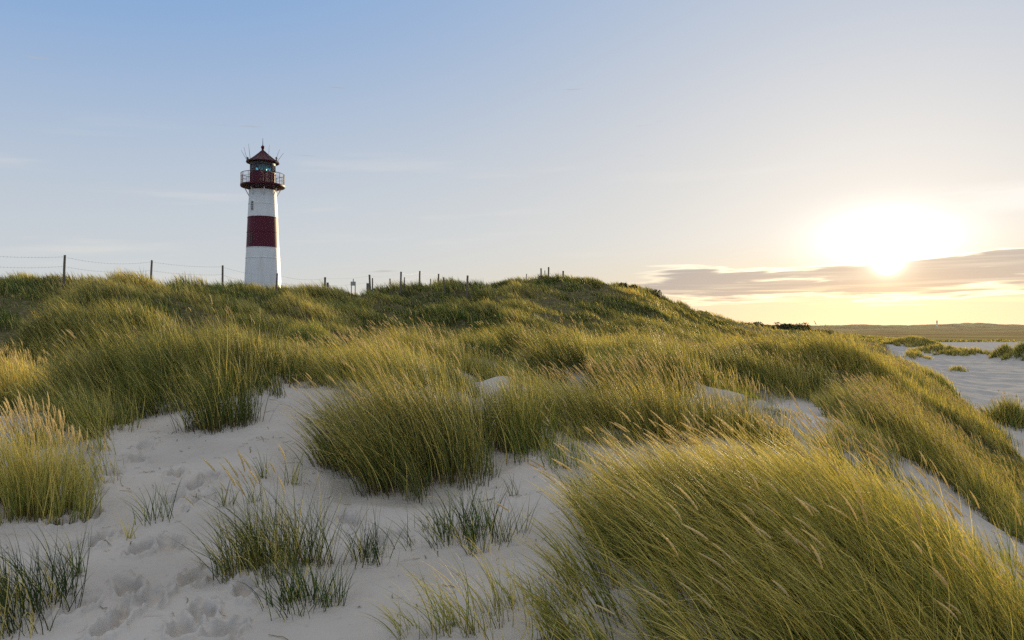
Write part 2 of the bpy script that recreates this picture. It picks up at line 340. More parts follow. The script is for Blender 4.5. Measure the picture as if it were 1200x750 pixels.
def grass_mat(name, green, deep, straw, stalk, transl=.28, spec=.18):
    m, nt = mat(name)
    t = nd(nt, 'ShaderNodeAttribute', attribute_name='t').outputs['Fac']
    s = nd(nt, 'ShaderNodeAttribute', attribute_name='dry').outputs['Fac']
    r = nd(nt, 'ShaderNodeAttribute', attribute_name='rnd').outputs['Fac']
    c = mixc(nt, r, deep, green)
    # tips of older blades dry out
    tip = math_n(nt, 'MULTIPLY', mapr(nt, t, .45, 1.0), mapr(nt, s, .0, .30, .22, .66))
    dry = math_n(nt, 'ADD', s, math_n(nt, 'MULTIPLY', tip, mapr(nt, r, .1, .9, .35, 1)), clamp=True)
    c = mixc(nt, dry, c, straw)
    c = mixc(nt, mapr(nt, t, 0.0, .26, .85, 0), c, stalk)
    pb = nd(nt, 'ShaderNodeBsdfPrincipled'); pb.inputs['Roughness'].default_value = .55; pb.inputs['Specular IOR Level'].default_value = spec
    lk(nt, c, pb.inputs['Base Color'])
    tr = nd(nt, 'ShaderNodeBsdfTranslucent')
    lk(nt, mixc(nt, 1.0, c, (1.25, 1.2, .62), 'MULTIPLY'), tr.inputs['Color'])
    mx = nd(nt, 'ShaderNodeMixShader'); mx.inputs[0].default_value = transl
    lk(nt, pb.outputs[0], mx.inputs[1]); lk(nt, tr.outputs[0], mx.inputs[2])
    o = nd(nt, 'ShaderNodeOutputMaterial'); lk(nt, mx.outputs[0], o.inputs['Surface'])
    return m
M_GRASS = grass_mat('marram_blades', (.130, .225, .034), (.021, .047, .012), (.80, .615, .18), (.13, .085, .040))
M_HEAD = grass_mat('seed_heads', (.66, .54, .29), (.50, .40, .20), (.78, .66, .38), (.42, .33, .13), .40, .04)
M_BUSH = grass_mat('bush_leaves', (.070, .090, .030), (.030, .042, .018), (.13, .12, .04), (.05, .04, .02), .25)

def simple_mat(name, col, rough=.6, bump=0, scale=40, var=.12, spec=.5, metal=0):
    m, nt = mat(name)
    pb = nd(nt, 'ShaderNodeBsdfPrincipled'); pb.inputs['Roughness'].default_value = rough
    pb.inputs['Specular IOR Level'].default_value = spec; pb.inputs['Metallic'].default_value = metal
    tc = nd(nt, 'ShaderNodeTexCoord')
    n = nd(nt, 'ShaderNodeTexNoise'); n.inputs['Scale'].default_value = scale; n.inputs['Detail'].default_value = 5
    lk(nt, tc.outputs['Object'], n.inputs['Vector'])
    dark = tuple(v * (1 - var * 2) for v in col); lite = tuple(min(1, v * (1 + var)) for v in col)
    lk(nt, mixc(nt, mapr(nt, n.outputs['Fac'], .3, .7), dark, lite), pb.inputs['Base Color'])
    if bump:
        b = nd(nt, 'ShaderNodeBump'); b.inputs['Strength'].default_value = bump; b.inputs['Distance'].default_value = .02
        lk(nt, n.outputs['Fac'], b.inputs['Height']); lk(nt, b.outputs[0], pb.inputs['Normal'])
    o = nd(nt, 'ShaderNodeOutputMaterial'); lk(nt, pb.outputs[0], o.inputs['Surface'])
    return m

def ground_mat():
    m, nt = mat('dune_ground')
    veg = nd(nt, 'ShaderNodeAttribute', attribute_name='veg').outputs['Fac']
    far = nd(nt, 'ShaderNodeAttribute', attribute_name='far').outputs['Fac']
    geo = nd(nt, 'ShaderNodeNewGeometry'); pos = geo.outputs['Position']
    def noise(scale, det=5, rough=.55, vec=None):
        n = nd(nt, 'ShaderNodeTexNoise'); n.inputs['Scale'].default_value = scale; n.inputs['Detail'].default_value = det; n.inputs['Roughness'].default_value = rough
        lk(nt, vec or pos, n.inputs['Vector']); return n.outputs['Fac']
    sand = mixc(nt, mapr(nt, noise(.9), .3, .7), (.47, .42, .36), (.57, .515, .445))
    sand = mixc(nt, mapr(nt, noise(420, 2), .42, .75, 0, .35), sand, (.33, .28, .24))      # grains
    sand = mixc(nt, mapr(nt, noise(14, 4), .60, .74, 0, .40), sand, (.30, .25, .19))       # bits of litter
    litter = mixc(nt, mapr(nt, noise(5, 6), .35, .65), (.075, .070, .030), (.17, .14, .07))
    # far plain: heather and meadow bands
    mp = nd(nt, 'ShaderNodeMapping'); mp.inputs['Scale'].default_value = (.018, .006, .05); lk(nt, pos, mp.inputs['Vector'])
    pn = nd(nt, 'ShaderNodeTexNoise'); pn.inputs['Scale'].default_value = 1; pn.inputs['Detail'].default_value = 8; pn.inputs['Roughness'].default_value = .65; lk(nt, mp.outputs[0], pn.inputs['Vector'])
    plain = mixc(nt, mapr(nt, pn.outputs['Fac'], .38, .62), (.30, .19, .08), (.42, .32, .12))
    vegc = mixc(nt, far, litter, plain)
    col = mixc(nt, veg, sand, vegc)
    pb = nd(nt, 'ShaderNodeBsdfPrincipled'); pb.inputs['Roughness'].default_value = 1; pb.inputs['Specular IOR Level'].default_value = .0
    lk(nt, col, pb.inputs['Base Color'])
    # wind ripples and grain
    rp = nd(nt, 'ShaderNodeMapping'); rp.inputs['Rotation'].default_value = (0, 0, R(25)); rp.inputs['Scale'].default_value = (1.0, 3.2, 1); lk(nt, pos, rp.inputs['Vector'])
    h = math_n(nt, 'ADD', math_n(nt, 'MULTIPLY', noise(3.2, 6, .6, rp.outputs[0]), .55), math_n(nt, 'MULTIPLY', noise(24, 4, .6), .16))
    h = math_n(nt, 'ADD', h, math_n(nt, 'MULTIPLY', noise(160, 2), .03))
    b = nd(nt, 'ShaderNodeBump'); b.inputs['Strength'].default_value = .8; b.inputs['Distance'].default_value = .05
    lk(nt, h, b.inputs['Height']); lk(nt, b.outputs[0], pb.inputs['Normal'])
    o = nd(nt, 'ShaderNodeOutputMaterial'); lk(nt, pb.outputs[0], o.inputs['Surface'])
    return m

# ------------------------------------------------------------------ ground sheet
def build_ground():
    A = np.concatenate([np.linspace(-math.pi, -.72, 90, endpoint=False), np.linspace(-.72, .72, 900), np.linspace(.72, math.pi, 90)[1:]])
    Rr = np.concatenate([np.exp(np.linspace(math.log(.4), math.log(3.5), 40, endpoint=False)), np.exp(np.linspace(math.log(3.5), math.log(12), 420, endpoint=False)),
                         np.exp(np.linspace(math.log(12), math.log(300), 420, endpoint=False)), np.exp(np.linspace(math.log(300), math.log(6000), 150))])
    na, nr = len(A), len(Rr)
    aa, rr = np.meshgrid(A, Rr, indexing='ij')
    x = (np.sin(aa) * rr).ravel(); y = (np.cos(aa) * rr).ravel()
    s = sandy(x, y).astype(float).reshape(na, nr)
    # soften
    for _ in range(3):
        s = (np.roll(s, 1, 0) + s * 2 + np.roll(s, -1, 0)) / 4; s[:, 1:-1] = (s[:, 2:] + s[:, 1:-1] * 2 + s[:, :-2]) / 4
    s = s.ravel()
    z = ground(x, y) + sand_detail(x, y) * s
    r = np.hypot(x, y)
    far = sstep(60, 200, r)
    veg = (1 - s)
    # near the eye marram still grows from bare sand: litter only where it is thick
    veg = veg * (.25 + .75 * sstep(12, 34, r))
    V = np.stack([x, y, z], 1)
    V = np.concatenate([V, [[0, 0, float(ground(np.array([0.]), np.array([.4]))[0])]]])
    i, j = np.meshgrid(np.arange(na - 1), np.arange(nr - 1), indexing='ij')
    a = (i * nr + j).ravel()
    Fq = np.stack([a, a + 1, a + nr + 1, a + nr], 1)
    me = np_mesh('ground', V, Fq, {'veg': np.append(veg, 1), 'far': np.append(far, 0)})
    o = link('ground', me, ground_mat()); tag(o, kind='structure')
build_ground()

# ------------------------------------------------------------------ grass
WIND = np.array([-.93, .10])
def blades(bx, by, bz, L, W, lean, splay, droop, segs, dry, rnd, wind_dir=None, extra=None):
    """vectorised ribbons -> V, F, attrs"""
    n = len(bx); S = segs + 1
    ang = np.random.default_rng(len(bx) + 3).uniform(0, 2 * np.pi, n)
    sp = np.stack([np.cos(ang) * splay, np.sin(ang) * splay], 1)
    if extra is not None: sp = sp + extra
    w = WIND[None, :] * lean[:, None]
    pos = np.stack([bx, by, bz], 1).astype(float)
    pts = [pos.copy()]; dirs = []
    for k_ in range(segs):
        s = (k_ + .5) / segs
        d = np.empty((n, 3))
        d[:, :2] = sp * (.6 + .7 * s) + w * (.15 + 1.15 * s)
        d[:, 2] = 1.0 - droop * s * s
        d /= np.linalg.norm(d, axis=1)[:, None]
        pos = pos + d * (L / segs)[:, None]
        pts.append(pos.copy()); dirs.append(d)
    dirs.append(dirs[-1])
    wa = np.random.default_rng(len(bx) + 5).uniform(0, 2 * np.pi, n)
    rv = np.stack([np.cos(wa), np.sin(wa), np.zeros(n)], 1)
    V = np.empty((n, S, 2, 3)); T = np.empty((n, S, 2))
    for k_ in range(S):
        s = k_ / segs
        side = rv - dirs[k_] * np.sum(rv * dirs[k_], 1)[:, None]
        side /= np.linalg.norm(side, axis=1)[:, None] + 1e-9
        ww = W * (1 - s ** 1.8 * .93) * .5
        V[:, k_, 0] = pts[k_] - side * ww[:, None]; V[:, k_, 1] = pts[k_] + side * ww[:, None]; T[:, k_] = s
    base = (np.arange(n) * S * 2)[:, None] + (np.arange(segs) * 2)[None, :]
    b = base.ravel(); Fq = np.stack([b, b + 1, b + 3, b + 2], 1)
    D = np.repeat(dry, S * 2); Rn = np.repeat(rnd, S * 2)
    return V.reshape(-1, 3), Fq, T.ravel(), D, Rn, pts, dirs

class Bag:
    def __init__(s): s.V = []; s.F = []; s.t = []; s.d = []; s.r = []; s.n = 0
    def add(s, V, Fq, t, d, r):
        s.V.append(V); s.F.append(Fq + s.n); s.t.append(t); s.d.append(d); s.r.append(r); s.n += len(V)
    def mesh(s, name, org=(0, 0, 0), smooth=False):
        return np_mesh(name, np.concatenate(s.V) - np.array(org), np.concatenate(s.F), {'t': np.concatenate(s.t), 'dry': np.concatenate(s.d), 'rnd': np.concatenate(s.r)}, smooth)

def heads_geo(tip, direc, Lh, Wh, rings, sides, rnd, seed=1):
    """spindle seed heads starting at tip, running along direc and nodding"""
    n = len(tip); g = np.random.default_rng(seed)
    d = direc.copy(); p = tip.copy()
    V = np.empty((n, rings, sides, 3)); T = np.empty((n, rings, sides))
    nod = np.concatenate([np.tile(WIND[None, :], (n, 1)) * .22, np.full((n, 1), -.02)], 1) / rings * 2.2
    for k_ in range(rings):
        s = k_ / (rings - 1)
        rad = Wh * .5 * (math.sin(math.pi * min(1, (s * .93 + .05)) ** .8) ** .7 * .95 + .04)
        rad = rad * (1 + (.12 if k_ % 2 else -.08)) * g.uniform(.85, 1.15, n)
        up = np.array([0, 0, 1.0]); a1 = np.cross(d, up); a1 /= np.linalg.norm(a1, axis=1)[:, None] + 1e-9; a2 = np.cross(d, a1)
        for q in range(sides):
            an = 2 * math.pi * q / sides + k_ * .5
            V[:, k_, q] = p + (a1 * math.cos(an) + a2 * math.sin(an)) * rad[:, None]
        T[:, k_] = .2 + .8 * s
        d = d + nod; d /= np.linalg.norm(d, axis=1)[:, None]
        p = p + d * (Lh / (rings - 1))[:, None]
    i, k_, q = np.meshgrid(np.arange(n), np.arange(rings - 1), np.arange(sides), indexing='ij')
    a = (i * rings * sides + k_ * sides + q).ravel(); b = (i * rings * sides + k_ * sides + (q + 1) % sides).ravel()
    Fq = np.stack([a, b, b + sides, a + sides], 1)
    return V.reshape(-1, 3), Fq, T.ravel(), np.repeat(g.uniform(0, 1, n), rings * sides) * .6, np.repeat(rnd, rings * sides)

def px_w(Y, k_=.45):            # a blade is never thinner than about k_ of a picture element
    return k_ * Y / 768.0
def patch(x, y):                # slow colour drift of the sward
    return fbm(x / 3.0, y / 5.0, 71, 3)

def make_grass(tx, ty, per, Lm, lean_m, dry_m, hd, bag, sig, segs, rs, hbag=None, keep=None, rim=None, dens_w=1.0, splay_add=0.0, shade=0.0):
    """tufts at tx, ty -> blades in bag, seed heads in hbag; returns list of near single heads"""
    g = np.random.default_rng(rs)
    n = len(tx)
    if n == 0: return None
    ti = np.repeat(np.arange(n), per)
    N = len(ti)
    bx = tx[ti] + g.normal(0, sig, N); by = ty[ti] + g.normal(0, sig, N)
    Y = np.hypot(bx, by)
    bz = ground(bx, by) - .03
    tl = g.uniform(.72, 1.15, n)[ti]
    pt = patch(bx, by)
    L = Lm[ti] * tl * g.uniform(.55, 1.12, N)
    gust = 1 + .45 * fbm(bx / 2.2, by / 3.5, 81, 2)
    lean = .80 * lean_m[ti] * gust * g.uniform(.6, 1.35, N)
    sp = np.abs(g.normal(.12, .18, N)) + .05 + splay_add
    brk = g.uniform(0, 1, N) < .05
    droop = g.uniform(.0, .55, N) * (.5 + .5 * lean) + brk * g.uniform(.6, 1.5, N) + splay_add * g.uniform(0, 2.5, N)
    W = np.maximum(g.uniform(.0035, .0095, N), px_w(Y) * g.uniform(.8, 1.3, N)) * dens_w
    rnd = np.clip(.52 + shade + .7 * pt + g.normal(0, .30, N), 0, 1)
    dry = np.clip(dry_m[ti] * g.uniform(.2, 1.5, N) + .35 * pt * dry_m[ti] * 2 + (g.uniform(0, 1, N) < .10 + .22 * dry_m[ti]) * .75, 0, 1)
    dry = np.where(brk, .9, dry)
    ex = rim[ti] if rim is not None else None
    V, Fq, T, D, Rn, _, _ = blades(bx, by, bz, L, W, lean, sp, droop, segs, dry, rnd, extra=ex)
    bag.add(V, Fq, T, D, Rn)
    # seed stalks
    out = None
    if hd is not None and hd.max() > 0:
        k_ = g.poisson(hd); ti = np.repeat(np.arange(n), k_); N = len(ti)
        if N:
            bx = tx[ti] + g.normal(0, sig, N); by = ty[ti] + g.normal(0, sig, N); bz = ground(bx, by) - .02; Y = np.hypot(bx, by)
            L = Lm[ti] * g.uniform(.88, 1.12, N); lean = .66 * lean_m[ti] * g.uniform(.25, 1.25, N)
            W = np.maximum(.0032, px_w(Y, .45))
            V, Fq, T, D, Rn, pts, dirs = blades(bx, by, bz, L, W, lean, g.uniform(.03, .12, N), g.uniform(0, .2, N), max(3, segs), np.full(N, .75), g.uniform(0, 1, N), extra=(rim[ti] if rim is not None else None))
            bag.add(V, Fq, T * .6, D, Rn)
            Lh = g.uniform(.08, .19, N); Wh = np.maximum(g.uniform(.008, .0145, N), px_w(Y, .7))
            out = (pts[-1], dirs[-1], Lh, Wh, g.uniform(0, 1, N), Y)
    return out

def hum_tufts(i, g):
    h = HUM[i]
    n = max(3, int(h[8] * math.pi * h[3] * h[4] * 1.15))
    rr = np.sqrt(g.uniform(0, 1.25, n)); an = g.uniform(0, 2 * np.pi, n)
    rr = rr * (1 + .18 * np.sin(an * 3 + i) + .10 * np.sin(an * 5 + 2 * i))
    keep = g.uniform(0, 1, n) < 1.15 - .55 * sstep(.7, 1.3, rr)
    rr = rr[keep]; an = an[keep]
    a = R(h[5]); p = rr * np.cos(an) * h[3]; q = rr * np.sin(an) * h[4]
    x = HC[i][0] + p * math.cos(a) - q * math.sin(a); y = HC[i][1] + p * math.sin(a) + q * math.cos(a)
    # outward lean on the rim
    rim = np.stack([(x - HC[i][0]), (y - HC[i][1])], 1); rim = rim / (np.linalg.norm(rim, axis=1)[:, None] + 1e-6) * (np.minimum(rr, 1.1) * .28)[:, None]
    return x, y, rr, rim

N_SINGLE = 0
for i, h in enumerate(HUM):
    g = np.random.default_rng(100 + i)
    x, y, rr, rim = hum_tufts(i, g)
    n = len(x); Yh = h[2]
    small = h[13] == 'small'
    per = int(np.clip(24 if not small else 16, 6, 40)) if Yh < 20 else (22 if Yh < 60 else 16)
    if h[3] < .1: per = 8
    Lm = 1.14 * h[7] * (1.02 - .30 * np.clip(rr, 0, 1.2) ** 2); lean = np.full(n, h[10]); dry = np.full(n, h[9])
    if h[0] == 'grass_mound':
        # short sparse grass down at the near left foot
        Lm = Lm * (1 + .05 * np.sin(x * 3)); dry = dry + .10 * sstep(5.2, 6.5, y)
    hd = np.full(n, h[11] / max(h[8], 1)) * (1 if h[0] != 'grass_mound' else 1.0)
    if h[0] != 'grass_mound': hd = hd * 1.8 * (.2 + 1.0 * (rr < .9))
    bag = Bag()
    segs = 7 if Yh < 8 else (5 if Yh < 18 else 4)
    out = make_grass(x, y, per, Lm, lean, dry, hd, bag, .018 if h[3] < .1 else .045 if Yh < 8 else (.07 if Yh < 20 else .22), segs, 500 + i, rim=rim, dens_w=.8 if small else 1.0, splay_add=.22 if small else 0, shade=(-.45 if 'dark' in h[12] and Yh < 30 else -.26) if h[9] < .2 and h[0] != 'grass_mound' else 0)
    org = (HC[i][0], HC[i][1], float(ground(np.array([HC[i][0]]), np.array([HC[i][1]]))[0]))
    me_name = h[0]
    single = False
    if out is not None:
        tipp, dd, Lh, Wh, rn, Yd = out
        if Yh < 11 or (11.6 < h[2] < 11.8) or len(Lh) <= 100:
            single = True
            order = np.argsort(-(Lh * Wh / Yd ** 2)); vis = order[:100]; rest = order[100:]
        else: rest = np.arange(len(Lh)); vis = []
    root_me = None
    if single:
        root = empty(h[0], org)
        link('blades', bag.mesh('blades', org), M_GRASS, root)
        for q, k_ in enumerate(vis):
            hb = Bag(); sl = slice(k_, k_ + 1)
            ro = tuple(tipp[k_])
            hb.add(*heads_geo(tipp[sl], dd[sl], Lh[sl], Wh[sl], 14, 6, rn[sl], seed=int(k_)))
            ho = link('seed_head', hb.mesh('seed_head', ro, True), M_HEAD, root)
            ho.location = (ro[0] - org[0], ro[1] - org[1], ro[2] - org[2])
        if len(rest):
            hb = Bag(); hb.add(*heads_geo(tipp[rest], dd[rest], Lh[rest], Wh[rest], 9, 5, rn[rest]))
            tag(link('seed_head', hb.mesh('seed_head', org, True), M_HEAD, root), kind='stuff')
    elif out is not None:
        root = empty(h[0], org)
        link('blades', bag.mesh('blades', org), M_GRASS, root)
        hb = Bag(); hb.add(*heads_geo(tipp, dd, Lh, Wh, 5, 4, rn))
        tag(link('seed_head', hb.mesh('seed_head', org, True), M_HEAD, root), kind='stuff' if len(Lh) > 100 else None)
    else:
        root = link(h[0], bag.mesh('blades', org), M_GRASS); root.location = org
    tag(root, h[12], 'grass clump', GROUPS[h[13]])

# --- the sward between the hummocks, denser bands by distance
def inside_hum(x, y, lim=1.0):
    m = np.zeros(x.shape, bool)
    for i in range(len(HUM)):
        if HUM[i][7] >= .5 and HUM[i][13] != 'small': m |= ell(i, x, y) < lim
    return m
def sward(r0, r1, dens, per, sig, segs, L, rs, heads, amax=.70, seg_name=None, bag=None, hb=None, Wk=1.0):
    g = np.random.default_rng(rs)
    area = amax * (r1 * r1 - r0 * r0)
    n = int(area * dens)
    r = np.sqrt(g.uniform(r0 * r0, r1 * r1, n)); az = g.uniform(-amax, amax, n)
    x = np.sin(az) * r; y = np.cos(az) * r
    ok = ~sandy(x, y, 1.6) & ~inside_hum(x, y, .92)
    # thin places
    th = fbm(x / 1.7, y / 2.2, 91, 3) + .30 * ridges(x, y) * (r > 13) * (r < 60)
    ok &= g.uniform(0, 1, n) < np.clip(1.05 + 1.8 * th + .5 * sstep(30, 45, r), .12, 1)
    dm, _ = dome(x, y, r); ok &= g.uniform(0, 1, n) < np.clip(1.7 * (dm - .20) * (1 - sstep(32, 48, r)) + (.42 + dm) * sstep(32, 48, r), .015, 1)
    x = x[ok]; y = y[ok]; r = r[ok]; n = len(x)
    u = 600 + F * x / np.maximum(y, .5)
    pt = fbm(x / 7, y / 9, 95, 3); p2 = fbm(x / 2.5, y / 2.5, 97, 2)
    x_ = ridges(x, y) * sstep(12, 15, r) * (1 - sstep(50, 70, r)); gl = gullies(x, y) * sstep(26, 36, r)
    dm, dr = dome(x, y, r)
    Lm = L * np.clip(.14 + .92 * dm * (.7 + .6 * dr) + .35 * p2 + .2 * gl, .2, 1.25)
    if r1 <= 34 and r0 > 3:
        for q_ in (1.0, 2.0, 3.2):
            k_ = 1 + q_ / r; Lm = np.where(sandy(x * k_, y * k_), Lm * .62, Lm)
    # the lower middle strip carries only short thin grass
    lean = np.clip(.75 + .5 * pt, .35, 1.2)
    dry = np.clip(.14 - .10 * sstep(30, 45, r) + .5 * pt + .16 * sstep(620, 1000, u) + .10 * x_ + .5 * gl + .42 * (dr - .5), .02, .8)
    hd = np.clip(heads * (.5 + 2.2 * pt + .8 * sstep(560, 900, u)), 0, None)
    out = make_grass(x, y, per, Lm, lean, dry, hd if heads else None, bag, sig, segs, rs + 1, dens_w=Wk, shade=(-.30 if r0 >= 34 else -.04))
    if out is not None:
        tipp, dd, Lh, Wh, rn, Yd = out
        hb.add(*heads_geo(tipp, dd, Lh, Wh, 8 if r1 < 14 else 5, 5 if r1 < 14 else 4, rn))

b1, h1 = Bag(), Bag()
sward(2.4, 8, 12, 16, .06, 7, .62, 11, .15, bag=b1, hb=h1)
sward(8, 16, 26, 18, .075, 5, .56, 12, .3, bag=b1, hb=h1)
sward(16, 34, 16, 19, .12, 4, .66, 13, .25, bag=b1, hb=h1)
o = empty('meadow_grass', (0, 10, 3)); tag(o, 'loose marram grass of mixed green and straw filling the near and middle dunes between the hummocks', 'grass', kind='stuff')
link('blades', b1.mesh('blades', (0, 10, 3)), M_GRASS, o); tag(link('seed_head', h1.mesh('seed_head', (0, 10, 3), True), M_HEAD, o), kind='stuff')
b2, h2 = Bag(), Bag()
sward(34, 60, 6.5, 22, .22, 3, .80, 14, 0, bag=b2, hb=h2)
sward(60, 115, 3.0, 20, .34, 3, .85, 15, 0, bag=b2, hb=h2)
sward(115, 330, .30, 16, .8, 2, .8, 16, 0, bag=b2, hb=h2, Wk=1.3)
o = tag(link('hillside_grass', b2.mesh('hillside_grass'), M_GRASS), 'dense combed grass covering the long hillside under the fence and the plain beyond', 'grass', kind='stuff')
if h2.n:
    tag(link('seed_head', h2.mesh('seed_head', (0, 0, 0), True), M_HEAD, o), kind='stuff')

def build_litter():
    g = np.random.default_rng(77); n = 5200
    r = np.sqrt(g.uniform(9, 200, n)); az = g.uniform(-.72, .72, n); x = np.sin(az) * r; y = np.cos(az) * r
    ok = sandy(x, y) & (g.uniform(0, 1, n) < .15 + .85 * sstep(.0, .35, fbm(x * 1.3, y * 1.3, 141, 3))); x = x[ok]; y = y[ok]; n = len(x)
    a = g.uniform(0, 6.283, n); L = g.uniform(.02, .16, n) * g.uniform(.4, 1, n); w = g.uniform(.0015, .0035, n)
    seg = []
    for k_ in range(4):
        t_ = k_ / 3 - .5; bend = (t_ * t_ - .25) * L * .5 * np.sin(a * 7)
        px = x + np.cos(a) * L * t_ - np.sin(a) * bend; py = y + np.sin(a) * L * t_ + np.cos(a) * bend
        pz = ground(px, py) + sand_detail(px, py) + .004 + .006 * (k_ % 2)
        seg.append((px, py, pz))
    V = np.empty((n, 4, 2, 3))
    for k_, (px, py, pz) in enumerate(seg):
        V[:, k_, 0] = np.stack([px - np.sin(a) * w, py + np.cos(a) * w, pz], 1); V[:, k_, 1] = np.stack([px + np.sin(a) * w, py - np.cos(a) * w, pz + .002], 1)
    b = ((np.arange(n) * 8)[:, None] + (np.arange(3) * 2)[None, :]).ravel()
    bg = Bag(); bg.add(V.reshape(-1, 3), np.stack([b, b + 1, b + 3, b + 2], 1), np.full(n * 8, .05), np.repeat(g.uniform(0, .6, n), 8), np.repeat(g.uniform(0, .5, n), 8))
    tag(link('grass_litter', bg.mesh('grass_litter'), M_GRASS), 'bits of dead brown stalk scattered over the bare sand', 'litter', kind='stuff')
build_litter()

# ------------------------------------------------------------------ dark shrubs on the far crest
def shrub(u, Y, w, hgt, label, seed):
    g = np.random.default_rng(seed); x0, y0 = uY(u, Y); z0 = float(ground(np.array([x0]), np.array([y0]))[0])
    n = int(500 + 900 * min(w, 6) / 3)
    # leaf clumps over several lumps
    kk = max(4, int(w * 3)); cx = g.normal(0, w * .36, kk); cy = g.normal(0, w * .25, kk); cr = g.uniform(.28, .6, kk) * hgt; cz = g.uniform(.15, .55, kk) * hgt
    i = g.integers(0, kk, n); v = g.normal(size=(n, 3)); v /= np.linalg.norm(v, axis=1)[:, None]; v *= g.uniform(.6, 1.08, n)[:, None]
    c = np.stack([cx[i] + v[:, 0] * cr[i] * 1.3, cy[i] + v[:, 1] * cr[i], np.maximum(cz[i] + v[:, 2] * cr[i], .02)], 1)
    s = g.uniform(.07, .15, n) * max(1, Y / 110)
    a = g.normal(size=(n, 3)); a /= np.linalg.norm(a, axis=1)[:, None]; b = np.cross(a, g.normal(size=(n, 3))); b /= np.linalg.norm(b, axis=1)[:, None]
    V = np.stack([c - a * s[:, None], c + b * s[:, None] * .6, c + a * s[:, None], c - b * s[:, None] * .6], 1).reshape(-1, 3)
    Fq = np.arange(n * 4).reshape(-1, 4)
    root = empty('dune_shrub', (x0, y0, z0 - .1)); tag(root, label, 'shrub', 'dark low shrubs along the far crest')
    bg = Bag(); bg.add(V, Fq, np.full(n * 4, .6), np.repeat(g.uniform(0, .4, n), 4), np.repeat(g.uniform(0, 1, n), 4))
    link('crown', bg.mesh('crown'), M_BUSH, root)
    bm = bmesh.new()
    for k_ in range(min(kk, 7)):
        cyl(bm, (cx[k_] * .3, cy[k_] * .3, -.2), (cx[k_], cy[k_], cz[k_]), .05, .02, 6)
    me = bpy.data.meshes.new('stem'); bm.to_mesh(me); bm.free(); link('stem', me, M_WOOD, root)

def ring(bm, c, ax, r, n, ph=0):
    ax = Vector(ax).normalized(); t = ax.orthogonal().normalized(); b = ax.cross(t)
    return [bm.verts.new(Vector(c) + (t * math.cos(2 * math.pi * i / n + ph) + b * math.sin(2 * math.pi * i / n + ph)) * r) for i in range(n)]
def cyl(bm, a, b, r0, r1, n=10, cap=True):
    ax = Vector(b) - Vector(a); v0 = ring(bm, a, ax, r0, n); v1 = ring(bm, b, ax, r1, n)
    for i in range(n): bm.faces.new((v0[i], v0[(i + 1) % n], v1[(i + 1) % n], v1[i]))
    if cap: bm.faces.new(v0[::-1]); bm.faces.new(v1)
def lathe(bm, prof_, n=48, ph=0, close=True):
    rings = []
    for r, z in prof_:
        rings.append([bm.verts.new((r * math.cos(2 * math.pi * i / n + ph), r * math.sin(2 * math.pi * i / n + ph), z)) for i in range(n)])
    for a, b in zip(rings, rings[1:]):
        for i in range(n): bm.faces.new((a[i], a[(i + 1) % n], b[(i + 1) % n], b[i]))
    if close: bm.faces.new(rings[0][::-1]); bm.faces.new(rings[-1])
def box(bm, c, s, rot=None):
    r = bmesh.ops.create_cube(bm, size=1)
    for v in r['verts']:
        p = Vector((v.co.x * s[0], v.co.y * s[1], v.co.z * s[2]))
        if rot is not None: p = rot @ p
        v.co = p + Vector(c)
def bobj(name, fn, m, parent=None, smooth=False, bevel=0):
    bm = bmesh.new(); fn(bm)
    if bevel: bmesh.ops.bevel(bm, geom=bm.edges[:], offset=bevel, segments=1, affect='EDGES')
    bmesh.ops.recalc_face_normals(bm, faces=bm.faces[:])
    me = bpy.data.meshes.new(name); bm.to_mesh(me); bm.free()
    if smooth:
        me.polygons.foreach_set('use_smooth', np.ones(len(me.polygons), bool))
        me.set_sharp_from_angle(angle=R(35))
    return link(name, me, m, parent)

M_WOOD = simple_mat('weathered_wood', (.17, .135, .10), .85, .5, 30)
M_WIRE = simple_mat('galvanised_wire', (.16, .15, .14), .5, 0, 5, metal=.6)
M_RED = simple_mat('red_paint', (.100, .004, .017), .5, 0, 1.5, .04, .3)
M_REDD = simple_mat('red_roof_paint', (.060, .004, .011), .5, .05, 6, .10, .25)
M_IRON = simple_mat('dark_metal', (.06, .05, .055), .5, 0, 20)
M_LENS = simple_mat('red_lens', (.55, .02, .04), .25, 0, 5)
M_LWHITE = simple_mat('lens_white', (.75, .78, .78), .3, 0, 5)

def white_mat():
    m, nt = mat('white_paint')
    tc = nd(nt, 'ShaderNodeTexCoord')
    mp = nd(nt, 'ShaderNodeMapping'); mp.inputs['Scale'].default_value = (2.2, 2.2, .35); lk(nt, tc.outputs['Object'], mp.inputs['Vector'])
    n = nd(nt, 'ShaderNodeTexNoise'); n.inputs['Scale'].default_value = 1.6; n.inputs['Detail'].default_value = 8; n.inputs['Roughness'].default_value = .65; lk(nt, mp.outputs[0], n.inputs['Vector'])
    c = mixc(nt, mapr(nt, n.outputs['Fac'], .42, .72), (.82, .81, .79), (.72, .70, .66))
    n2 = nd(nt, 'ShaderNodeTexNoise'); n2.inputs['Scale'].default_value = 3; n2.inputs['Detail'].default_value = 6; lk(nt, tc.outputs['Object'], n2.inputs['Vector'])
    c = mixc(nt, mapr(nt, n2.outputs['Fac'], .66, .74, 0, .35), c, (.42, .30, .20))
    pb = nd(nt, 'ShaderNodeBsdfPrincipled'); pb.inputs['Roughness'].default_value = .5; lk(nt, c, pb.inputs['Base Color'])
    b = nd(nt, 'ShaderNodeBump'); b.inputs['Strength'].default_value = .15; b.inputs['Distance'].default_value = .03; lk(nt, n2.outputs['Fac'], b.inputs['Height']); lk(nt, b.outputs[0], pb.inputs['Normal'])
    o = nd(nt, 'ShaderNodeOutputMaterial'); lk(nt, pb.outputs[0], o.inputs['Surface'])
    return m
M_WHITE = white_mat()
